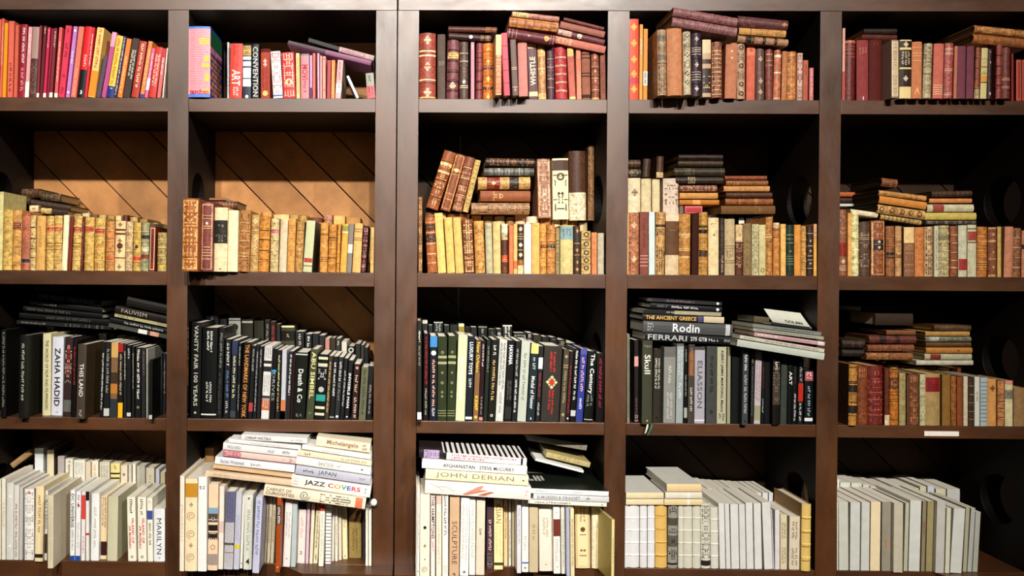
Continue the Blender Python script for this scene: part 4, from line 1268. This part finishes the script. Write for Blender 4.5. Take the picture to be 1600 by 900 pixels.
standing(2, 4, '''
1327 1340 569 1 l c08c40 B.3-.46:20201a B.66-.8:282018 G.05,.28,.48,.62,.83:5a3010 R5 K.5-.65:8a5020:.4 d-1 w19 s:5a3a20
1341.5 1357 572 0 l 8a4824 K.03-.2:c08050:.5 K.6-.95:a86038:.4
1358 1382 572 0 l 7a2820 K.1-.95:a85848:.5 R5 G.45,.57,.83:b87058
1383 1391 575 0 l 6a3018 B.82-1:e0c8a0
1392 1405 578 0 l c07828 B.14-.36:5a3828 G.05,.4,.45,.53,.57,.9:5a2c10
1406 1416 583 0 v a89868 K.05-.95:807040:.4
1417 1421 586 0 c 604028
1422 1437 584 0 l 7a4828 K.03-.97:c08058:.5
1438 1446.5 585 0 v c0b890 K.1-.95:807450:.4
1447.5 1471 584 0 v a88c5c L.07-.35:901c20:501418
1473 1486 585 0 c 8a6430
1487 1495.5 588 0 l a86c34 K.03-.97:704018:.5
1496 1505 589 0 v 8a4824
1506 1513 588 0 v c8bca0
1514 1522 590 0 l 4a3020 R4 G.17,.35,.52,.7,.86:a88860
1523 1531 589 0 h d0ccc0 S.3-.5:a08878
1532 1543 590 0 h a8b4b4 G.1,.18,.26,.34,.42,.5,.58,.66,.74,.82,.9:687070
1544 1558 592 0 v d09858 O.2:603018:f:.7
1560 1571 595 0 l c88c58 R5 G.3,.45,.6,.8:7a4420
1571.5 1584 595 0 v d8cca0 B0-.08:d89080 B.2-.4:888470 S.25-.36:403c30:2
1586 1606 606 0 v 9a7850
''')
standing(2, 4, '''
1330 1346 567 0 l 8a5c38
1348 1366 568 0 v a88858
1369 1386 569 0 l 704428
1389 1406 571 0 v b08c58
1409 1425 572 0 l 906038
1428 1446 574 0 v b89868
1449 1466 574 0 l 8a5a30
1469 1486 575 0 v c8a468
1489 1504 575 0 l a05c30
''', 'back')
lying(2, 4, 'the left pile', '''
1345 479 486 1420 479 486 p 241a14 d14
1368 487 509 1427 488 509 c 382a20 d14
1385 516 523 1431 516.5 523.5 v 7a5030 d14
1358 524 537 1432.5 524.5 537.5 l 683428 B.22-.36:2c1410 B.55-.65:2c1410 d14
1356 538.5 549.5 1429 538.5 549.5 l 804c30 R3 K.1-.9:a86c48:.3 d14
1354 551 562.5 1427.5 551.5 563 l 946038 R3 K.1-.5:b88858:.4 d14
''')
lying(2, 4, 'the back pile', '''
1316 531 544 1352 531.5 545 l 2c2018 K.1-.9:706048:.2 d16
1316 546 557 1353 546.5 558 l 241c16 d16
''')
lying(2, 4, 'the right pile', '''
1459.5 507.5 517 1518 508 518 l 5a4028 K.1-.9:806040:.4 d12
1446 518 525 1515.5 518 525 v b0884c d12
1446 526 534 1518 526 534 l 8a8870 B.08-.3:a8a898 K.3-.97:403c30:.6 d12
1447 535 542 1518 535 542 l 684828 d12
1447 543 552 1519.5 543 552 v b07838 O.7:704018:f:.5 d12
1445 553 562 1519 553 562.5 v a8a488 L.12-.34:8a3024:401c14 d12
1432 563 570.5 1521 563 570.5 v b8b4a0 d12 pg:c8c4b0
''')
# ------------------------------------------------------------------ bottom shelf
standing(3, 0, '''
-4 2 750 0 p e8e0c8 w20
2.5 9 748 0 p f0ead8 S.3-.6:d0b870 w20
9.5 20.5 755 1 h dcdad4 O.17,.82:f4f4f4:c:.4 w20
21 29 758 1 h e0dcd4 S.25-.6:a04838 S.62-.98:9a6c40 w20
29.5 35.5 762 1 p c8c4bc w20
38 53 764 0 h f0ece4 K.05-.98:a8a4a0:.55 O.05:c04040:f:.4 w20
54 66.5 760 2 h f0dcb0 S.12-.62:b07850 B.9-.95:302820 d-1 w20
67.5 73 767 2 h e8e4dc T.05-.55:484848:CRITTERIO:k.6 B.62-.9:4a3830 w20
74.5 83 774 2 h d8ccb0 d-7 w25 s:e0d4bc S.1-.9:c8bc9c rz:2
109 116.5 766 1 h e8e8e4 T.05-.53:303038:DC_UNIVERSE:k.6 S.56-.86:808080 B.93-1:2850a0
117.5 125.5 768 1.5 p e8e8e8 S.05-.25:a05858 S.45-.85:c0b0b0 B.93-1:2850a0 O.2:c83030:c:.5
126.5 133 768 1 p e8e0dc B.05-.4:d84840 S.65-.9:d07070
134 139.5 768 0 p e8e4dc B0-.13:181818 B.6-.63:c02828
141.5 154 771 1.5 h ecebe8 S.2-.8:b8b4ac S.08-.09:a0a0a0
156.5 166.5 775 0 h e8d0a8 S.02-.5:3c3028:2 B.72-.94:402020 d2
167 183 776 1.5 h ccc6a8 w21
200 213 777 -2 h f0ead8 S.03-.3:303030 T.33-.72:c03030:ISLAND_OF:k.28:o.35 T.45-.8:c03030:DR_MOREAU:k.28:o-.4 O.93:504840:r:.3
215.5 229 777 -1 h f0ead8 S.03-.3:303030 T.33-.72:c03030:ISLAND_OF:k.28:o.35 T.45-.8:c03030:DR_MOREAU:k.28:o-.4 O.93:504840:r:.3
230.5 239 778 -1 h f0ead8 B.2-.34:4858a0 S.4-.75:404858 S.05-.12:a0a0a0
240 257.5 795 0 h e8e8e8 T.18-.86:303034:MARILYN:k.42:t S.92-.95:909090
''')
standing(3, 0, '''
54 68 700 0 p d8dcdc
73 84 703 0 h d8ccb0 s:6a5c48
90 101 713 0 p b0a8a8
102 114 717 0 p e0dcc8 S.02-.2:505050
115 132.5 719 0 h e0dfd4 S.03-.2:b0b0a8:3
133.5 142 722 0 p d8c8b0
143 153.5 720 0 h e8dcc8 S.05-.3:c0a890 s:b09878
155 171 722 0 h c8c4b4 S.05-.4:989484:3
172.5 187 724 0 h e0d090 B.12-.14:282420 B.18-.2:282420 S.03-.09:806830
188.5 199 727 0 h d8ccb8 O.12:5a4030:f:.5
200.5 206 726 0 p c8c0b0
207 212 725 0 p e8e0d0
213.5 226.5 728 0 h b8b4a8
228 241 731 0 h d0c8b0 S.1-.5:a09878
243 249.5 733 0 p c0c0cc
250.5 258 738 0 p b8b090
''', 'back')
lying(3, 0, 'the back pile', '''
-12 722 734 47 700 712 c a88860 d19 w15
''')
standing(3, 1, '''
278.5 287.5 743.5 1.5 h f0e4d0 S.3-.7:c8b090 d-8 w26
288.5 307.5 748 1 h f0dcb8 B.05-.2:c89030 O.4,.6,.85:b89060:s:.7 O.28,.72:a08060:f:.4 d-8 w25
308.5 322.5 745 1 h f0eee8 S.1-.14:303030:2 d-8 w25
324.5 339.5 757 1.5 h f0d0b0 B.27-.34:88a8c0 B.34-.44:584c44 B.47-.54:2c2420 B.56-.64:302824 O.73:c0a080:r:.6 B.81-.94:a89890 K.28-.64:e8d8c8:.3 d-7 w24
341 348.5 760 2 h e8e0d4 B.42-.56:d8c0b8 d-6 w24
349.5 363.5 768 4 h c8c4c8 B0-.4:70708a S.02-.38:505070:3 B.66-.69:403038 B.78-.79:a04050 S.42-.98:a8a4a8:4 d-6 w22
364.5 373.5 769 4.5 h c8c8d4 B.68-.73:e0c838 S.3-.65:a8a8c0:2 d-6 w22
374.5 379 775 4 p e8e4d8 O.93:404040:c:.4 d-5
380 393 773 2.5 h dcdcd0 S.2-.75:989888 H.89:303030:4:.7 O.05:706860:c:.3 d-6
394 404.5 777 6 h c8c8dc S.05-.3:6878b0 S.32-.8:787ca8 d-9 w22
410 415.5 777 2 p d8ccb0 S.3-.7:806c48
416 421.5 777 3 p d8ccb0 S.3-.7:806c48
422 427.5 777 3 p d4c8ac S.2-.7:806c48
430 437 778 3 h a85020 B.1-.36:3c2018 T.12-.35:f0e4d8:LIVING_RETRO:k.65 O.93:e09058:c:.5 d-8
441.5 453 779 4.5 h e4e0dc S.2-.6:b0b0a8:2 O.88:888880:c:.2 d-3
454 461.5 782 3.5 h b8c4c4 d-3
464 476 785 2 h e8d8d0 B0-.12:282840 S.25-.6:d0a8a0 S.8-.9:806868
477 482 787 3 p d8b8c8
483 488.5 788 4 p f0dcc0
489.5 496 788 5 h f0e4c0 B0-.1:c06040 S.12-.75:3c3428 S.85-.95:3c3428
497.5 505 789 3 h f0e8d8 B0-.1:c05040 S.15-.9:c0b8a0 d-2
508 517 790 1 p e8e8e4 G.06,.12,.18,.24,.3,.36,.42,.48,.54,.6,.66,.72,.78,.84,.9,.96:302c2c
518 522 792 -1 p e0d8c8 d3
523 528 793 -2 p e0d8c8 d3 S.3-.7:a09080
529 534 793 -3 p d8ccb8 d4
535.5 543 792 -5 h e8d8b0 O.94:504030:d:.4 S.1-.4:b09860 d5
545 564.5 795 0 c 9a8450 B0-.27:84653c S.4-.9:6a5828:2 d6
566 570 797 0 p 403038 d5
571 575.5 798 0 p f0e8d4 d-1 S.1-.4:b0a890
576 580.5 798 0 p f0e8d4 d-1
''')
standing(3, 1, '''
296 306 722 0 p d8d0c0
308 319 721 0 p c8c0b0
320 334 700 0 h b08858
336 348 726 0 p d0c8b8
''', 'back')
lying(3, 1, 'the left pile', '''
377 679.5 686.5 480 684 694 h ece8e4 T.06-.45:404040:CHEAP_HOTELS:k.5 S.75-.95:b0a8a0 d-5
357.5 686 691 470 696 703.5 h f0ece8 S.3-.8:c0b8b0 d-5
348.5 691 702.5 465 704 715 h ece8e4 T.06-.24:606060:PAULA_REGO:k.45:t S.6-.7:909090 S.8-.9:303030 d-5
348.5 703 712.5 463 715.5 725.5 h e8c8c0 B0-.25:c87888 K.02-.6:f0d0cc:.5 K.8-.95:383030:.3 d-5
336 713.5 724.5 460.5 726 739.5 h f0ecec T.07-.36:404858:Rachel_Whiteread:k.5:t S.45-.6:909090 d-5
333 725 731.5 458 740.5 747.5 p d8b890 d-5
320.5 734.5 744.5 456 750.5 759 h dcc4a8 d-6 s:e0c8a8 S.1-.3:c0a080
''')
lying(3, 1, 'the right pile', '''
494 681.5 696 578.5 692 709 h e8d8c0 T.2-.78:9a7048:Michelangelo:k.62 S.86-.95:806040:2 d-5
472 695 702 582.5 711.5 718.5 h f0ece4 S.3-.6:c8c0b8 d-6
465 702.5 711.5 582 719 729 h e8dcc0 S.1-.2:907850 S.6-.95:b0a080 d-6
463 712 725.5 581 729.5 743 h f0ece4 T.3-.5:808080:BANTOCK:k.45:t S.55-.62:a0a0a0 O.88:303030:t:.25 d-6
462 726 741 581 743.5 758 h c0c0cc S.1-.27:505058 T.3-.54:505058:JAPAN:k.6:t S.85-.93:9090a0 d-6
455 741.5 759.5 580 758.5 779.5 h ece4dc T.17-.87:181818:JAZZ_COVERS:k.5:m S.03-.1:c0b4a8:3 S.93-.96:505050:2 d-6
412.5 756 775.5 571 779.5 795.5 h ece0c8 T.02-.27:887050:CABINET_OF:k.3:o.4 T.02-.3:806848:CURIOSITIES:k.3:o-.35 O.4:706c68:s:.9 K.55-.85:383434:.7 B.9-.97:e08060 d-7
''')
standing(3, 2, '''
644 649 760 -1 p ece4d4 d-11 w26
650.5 655.5 764 0 p e8e4dc S.1-.7:888880 O.93:303030:c:.4 d-11 w24
656 671.5 772 0 h f0e0c8 O.4:302820:c:.35 O.62:806858:f:.4 O.78:282420:c:.15 O.9:705848:s:.6 d-11 w22
673 680 775 0 h ecd8d0 T0-.52:242020:THE_HAMPTONS:k.7 S.56-.68:b87060 d-11
681.5 690 775 0 h f0e0c8 B0-.1:e0b8a8 S.2-.85:c8a888 d-11
691 700.5 775 0 h ece4d8 S0-.5:484440 S.85-.95:b0a898:2 d-11
702 717.5 777 1 h c8a888 T.3-.84:6a4830:SCULPTURE:k.5:t H.98:5a4030:2:.5 d-10
718.5 732 777 2 h ece8e0 S.1-.85:b4b0a8:2 O.95:808080:c:.35 d-9
733 742.5 777 1 h ecead8 S.1-.8:a8b0a8 d-8
743.5 757 778 1.5 h d8ccb8 S.4-.5:806c58 d-8
760.5 770.5 779 .5 h 503c40 S.3-.75:e0b8c8 K.75-.97:989088:.5 d-3
772 786 780 0 h f0dca8 T.06-.34:8a683c:ASIAN:k.6:t S.38-.85:d8c088:2 B.9-.94:504028 d-3
787 793.5 781 0 p e8c898 S.1-.6:a85838
794.5 799 781 0 p e8e0d0 S.3-.9:504840
800 803.5 782 0 p d8c8a8
805.5 814.5 782 1 h d8d8dc S.1-.6:a0a0b0 d-6
815.5 826 782 0 h ece4dc B.86-.88:5060a8 S.5-.7:c0b8b0 O.94:707078:c:.3 d-5
827 841 788 0 h c8b898 S.3-.55:a8926c d-5
843 863.5 788 -1 h ecdfd0 S.2-.5:b89c88:2 O.9:b0a090:c:.12 d-4
865 876 790 -1 h ece8e0 B.2-.45:7a3c30 O.1,.9:a0a0a0:c:.2 S.5-.85:c8c0b8 d-6
877 883.5 790 -1 p e0dccc S.2-.9:a8a090 d-6
884.5 891 793 -2 h b0b4c8 d-8
892 898 795 -1 h f0dcb0 S.15-.85:a07840 d-9
900 922.5 790 -1 h f0dcb0 S.02-.3:907048:2 O.38:705030:c:.35 B.985-1:d8c090 K.36-.9:9a7850:.16 F:d0b888 d-1
925 937.5 792 0 v ece0c0 d-1 w12
''')
lying(3, 2, 'the left pile', '''
655 701 716 692 704 717 h 2a2020 B.2-.85:a898b8 K.2-.85:504048:.4 d-9 w18
692.5 706.5 717.5 823 716.5 727.5 h ece8e4 B.0-.04:181818 B.93-.955:181818 XX:stripes d-10 w20 T.1-.88:b04868:POSTMODERN_ARCHITECTURE:k.3:o.4 T.1-.5:b04868:LESS_IS_A_BORE:k.3:o-.4
659.5 718.5 731 823.5 728 743.5 h f0ece4 T.2-.88:303030:AFGHANISTAN___STEVE_McCURRY:k.42 d-11 w22
665 732 749 825.5 743.5 759.5 h f0e4c0 T.1-.86:8a7c50:JOHN_DERIAN:k.62:t O.95:505040:t:.2 d-11 w22
664 749.5 771.5 829.5 760 782.5 h ecdcd4 S.95-.98:c09088:2 XX:hands d-11 w22
''')
lying(3, 2, 'the middle pile', '''
829.5 763 770.5 951 767.5 776 h f0f0ec top:181c16 s:181c16 w27 S.05-.2:a0a0a0 S.55-.7:b8b8b8 d-8 XX:letters
833.5 771 780.5 951.5 776.5 785 h d8d8d8 T.05-.62:909090:ELMGREEN_&_DRAGSET:k.6 S.7-.75:404040 d-8
825 781 786.5 948 785.5 792.5 h f0ecdc T.08-.55:806858:VERA_STRAVINSKY:k.5 O.94:303030:c:.3 d-8
''')
lying(3, 2, 'the right pile', '''
824 679 688 917 694 705 h 8a8478 S.1-.6:6a6458 O.9:38342c:d:.3 d8
853.5 706 714 922 722 731.5 h b8a878 K.1-.8:7a6840:.3 d6
836.5 715.5 720 912 735 739.5 p e0e0dc d4
''')
standing(3, 3, '''
976 980.5 790 0 b e4e2e0 R4
981 999.5 790 0 b e8e6e6 R4 w19
1000.5 1011.5 790 0 b e8e6e6 R4 w19
1012.5 1023.5 789 0 b e8e8ea R4 w19
1024.5 1043 788 0 b e8c070 R4 G.18,.39,.6,.81:a87c30 w19
1044 1059 790 1 b a09c90 K.02-.14:181818:.7 B.2-.32:58544c K.36-.45:302c28:.6 B.48-.66:686458 K.5-.64:181818:.5 K.7-.9:181818:.7 B.92-.95:24201c
1060 1068.5 790 0 b dcd8c8 R4 w19
1069 1082.5 790 0 b dcd8c8 R4 w19
1083 1095.5 790 0 b dcd8c8 R4 w19
1096.5 1111 787 -1 b e0dccc K.03-.85:504c40:.5 B.88-.96:2c2824 w19
1111.5 1123.5 793 -3 b e4e0d4 R4 w19
1124.5 1134 786.5 -4 p e8e6e2
1134.5 1142 787 -4 p e6e4e0
1142.5 1155.5 788 -2 p e8e6e2
1156 1166 788 -2 p e4e2dc
1166.5 1178 785.5 -2 p e8e6e2
1179 1191 786.5 -2 p e8e6e0
1194 1208 785 -4 p e8e6e2
1202 1210 796 -2 p e4e2e0
1210.5 1218.5 796.5 0 p e8e2e0
1219.5 1230 804 0 h e4d8b8 S.15-.45:988058:2 S.6-.9:988058:2
1233 1249.5 807 1 h e4d8c0 S.1-.45:907458:2 S.6-.95:907458:2
1251 1267.5 788 0 b e8c878 R4 G.21,.42,.63,.84:a88038 w21 s:a88850 d-1
''')
standing(3, 3, '''
1096 1103.5 763 0 p d8d4cc
1104.5 1114 763 0 p d4d0c8
1116 1126 766 0 p dcd8d0
1127 1137 767 0 p d8d4cc
1138.5 1148 768 0 p d4d0c8
1149 1158.5 768 0 p d8d4cc
1159.5 1169.5 769 0 p dcd8d0
1170.5 1180 770 0 p dcdad4
1181 1190 770 0 p d8d6d0
1191 1200 770 0 p dcdad8
1201 1208 770 0 p dcdae0
''', 'back')
lying(3, 3, 'the left pile', '''
977 769.5 779 1037 769.5 779 h f0dcb4 top:dcdad0 s:e4e0d4 w23 K.4-.9:e8d4a8:.1
977 780 789 1037 780 789 h f0dcb4 top:dcdad0 s:e4e0d4 w20
''', -0.005)
lying(3, 3, 'the right pile', '''
1042 756 768.5 1096 756 768.5 h f0d4a4 top:dcdad0 s:ece8dc w24
1039.5 769 779 1097 769 779 h ece4d0 top:dcdad0 B.6-.66:f8f4ec
1038 780 789.5 1098 780 789.5 h f0d8a8 top:dcdad0 B.6-.66:f8f4ec
''', -0.006)
standing(3, 4, '''
1307.5 1309.8 784 0 p e8e4d0
1310.5 1326 784 -1 p d0d0c4 w20
1327.5 1343.5 785 1 p d4d4cc w20
1344.5 1358 785 1.5 p d4d4cc w20
1359 1375 784 1.5 p f0dcb8 w20
1377 1391.5 784 1 p a09888 H.6:c88850:I:.9 w20
1393 1410.5 786 1 p ccc4b0 d-1 w20
1411.5 1418 786 3 p c4c0a8
1419 1437 782 3 p dcdcd4 w20
1438.5 1445 783 3 p 9a8c70 S.3-.5:a03828
1446 1456.5 783 3 p a89c70 w20
1458.5 1475 783 3 p ccc8c0 d-1 w20
1476 1483.5 794 3 p dcd8c0 d-1
1484 1502.5 795 6 p dcdcd4 d-1 w20
1504 1510.5 793 5 p b8b498
1511 1518.5 794 6 p bcbcb4
1519 1527.5 800 4 p b8b8ac
''')
standing(3, 4, '''
1308 1311.5 749 0 p e8e4d8
1312.5 1329 754 0 p d0d4d0
1330 1347 754.5 0 p ccd0c4
1348 1358.5 757 0 p d4d0c4
1359.5 1370 760 0 p d0ccbc
1371 1382 760 0 p d8d0bc
1383 1398.5 763 0 p d8d4c8
1399.5 1415.5 761 0 p d0ccc0
1418 1435.5 763 0 p d8d8c8
1437 1447.5 760 0 p ccc8a8
1449 1460 759 0 p c8c8d0
1462 1478 764 0 p d4ccb0
1479.5 1500 764 0 p d0d0cc
''', 'back')

# ------------------------------------------------------------------ single pieces with a shape of their own
# yellow-green book turned sideways at the end of the bottom shelf of the third bay
def loose_book(kind, t, h, w, col, toks, loc, rot, label):
    mw = Matrix.Translation(loc) @ rot
    SEED[0] += 1
    return make_book(kind, t, h, w, col, parse(toks.split()), mw, label, SEED[0])
x0 = at(957.5, 893, -0.13)
r = loose_book('h', 0.009, at(957, 812, -0.13)[1] - ROWZ[3][0], 0.21, 'ecdca0', 's:c8b868 S.3-.7:b09848',
               (x0[0], -0.13, ROWZ[3][0] + 0.0006), Matrix.Rotation(math.radians(7), 4, 'Z'),
               'yellow-green hardback turned outwards at the right end, bottom shelf, third bay')
# white booklet lying open-faced on the right pile of the third shelf, fourth bay
mb = MB()
n = 14
pts = []
A0, A1 = at(1193, 482, 0.10), at(1250, 489, 0.10)
B0, B1 = at(1207, 503, 0.0), at(1268, 513, 0.0)
def surf(u, v):
    x = (A0[0] + (A1[0] - A0[0]) * u) * (1 - v) + (B0[0] + (B1[0] - B0[0]) * u) * v
    z = (A0[1] + (A1[1] - A0[1]) * u) * (1 - v) + (B0[1] + (B1[1] - B0[1]) * u) * v
    return Vector((x + 0.006 * math.sin(v * math.pi), 0.10 * (1 - v) - 0.002, z - 0.010 * math.sin(v * math.pi)))
rows = [[surf(u / n, v / n) for u in range(n + 1)] for v in range(n + 1)]
mb.grid(rows, lin('dcdccc'))
low = [[p - Vector((0, 0, 0.004)) for p in r_] for r_ in rows]
mb.grid(low, lin('20201c'), flip=True)
for a, b in ((rows[-1], low[-1]), (rows[0], low[0])): mb.grid([a, b], lin('3c3c34'))
mb.grid([[r_[0] for r_ in rows], [r_[0] for r_ in low]], lin('3c3c34'))
mb.grid([[r_[-1] for r_ in rows], [r_[-1] for r_ in low]], lin('3c3c34'))
vs, fs, tw, th = glyphs('GOLAN', 0.01)
bi = len(mb.v)
for x, y in vs:
    p = surf(0.38 + x / tw * 0.45, 0.72 - y / th * 0.24); mb.v.append((p.x, p.y - 0.0008, p.z + 0.0008))
for f in fs: mb.f.append(tuple(bi + i for i in f)); mb.c.append(lin('202020'))
o = mb.build('booklet', M['p'])
o['label'] = 'white curled booklet with black handwriting lying on the pile, third shelf, fourth bay'; o['category'] = 'booklet'
# ribbon markers hanging from the skull book
sk = RES[(2, 3, 'front')][2]
inv = sk.matrix_world.inverted()
for c, dx, z1, sl in (('e8e4d8', 1012, 678, -4), ('3c8060', 1019, 681, -7)):
    mb = MB(); a = at(dx, 664, -0.024); b = at(dx + sl, z1, -0.024)
    P = []
    for i in range(7):
        u = i / 6; x = a[0] + (b[0] - a[0]) * u; z = a[1] + 0.002 + (b[1] - a[1]) * u
        y = -0.024 - 0.004 * math.sin(u * 3)
        P.append((x, y, z))
    for off, fl in ((0.0, False), (0.0006, True)):
        mb.grid([[inv @ Vector((p[0] - 0.0026, p[1] + off, p[2])) for p in P], [inv @ Vector((p[0] + 0.0026, p[1] + off, p[2])) for p in P]], lin(c), flip=fl)
    mb.build('ribbon_marker', M['c'], sk)
# ribbons on the white cream books of the fourth bay
# thin grey tube standing in for light through a gap behind the third bay
mb = MB(); a = at(719.5, 213, 0.382); b = at(716, 506, 0.382)
for i in range(6):
    t0, t1 = math.pi * i / 3, math.pi * (i + 1) / 3
    mb.quad([(b[0] + .0014 * math.cos(t0), 0.3822 + .0014 * math.sin(t0), b[1]), (b[0] + .0014 * math.cos(t1), 0.3822 + .0014 * math.sin(t1), b[1]),
             (a[0] + .0014 * math.cos(t1), 0.3822 + .0014 * math.sin(t1), a[1]), (a[0] + .0014 * math.cos(t0), 0.3822 + .0014 * math.sin(t0), a[1])], lin('9a9488'))
o = mb.build('light_gap', M['h']); o['label'] = 'thin grey line standing in for light through a gap, back wall, third bay'; o['category'] = 'light_gap'
# white paper card on the front of the third shelf, fifth bay
mb = MB(); a = at(1444, 681, 0); b = at(1498, 674, 0)
mb.box(a[0], b[0], -0.0012, -0.0001, a[1], b[1], lin('f0e8dc'))
o = mb.build('shelf_label', M['p']); o['label'] = 'blank white paper strip on the edge of the third shelf, fifth bay'; o['category'] = 'label'
# small white ball beside the lowest book of the right pile, bottom shelf, second bay
mb = MB(); c = at(584, 785, -0.02); rr = 0.0115
rows = []
for i in range(13):
    ph = math.pi * i / 12
    rows.append([(c[0] + rr * math.sin(ph) * math.cos(t * math.pi / 12), -0.02 + rr * math.sin(ph) * math.sin(t * math.pi / 12), c[1] + rr * 1.1 * math.cos(ph)) for t in range(25)])
mb.grid(rows, lin('f0ecec'), flip=True)
o = mb.build('ball', M['h'], smooth=True); o['label'] = 'small round white ball beside the piled books at the right edge of the second bay'; o['category'] = 'ball'
for (row, bay, tier), lst in RES.items():
    for o in lst: o['group'] = 'books on the %s of the %s' % (SHELF[row], BAY[bay])
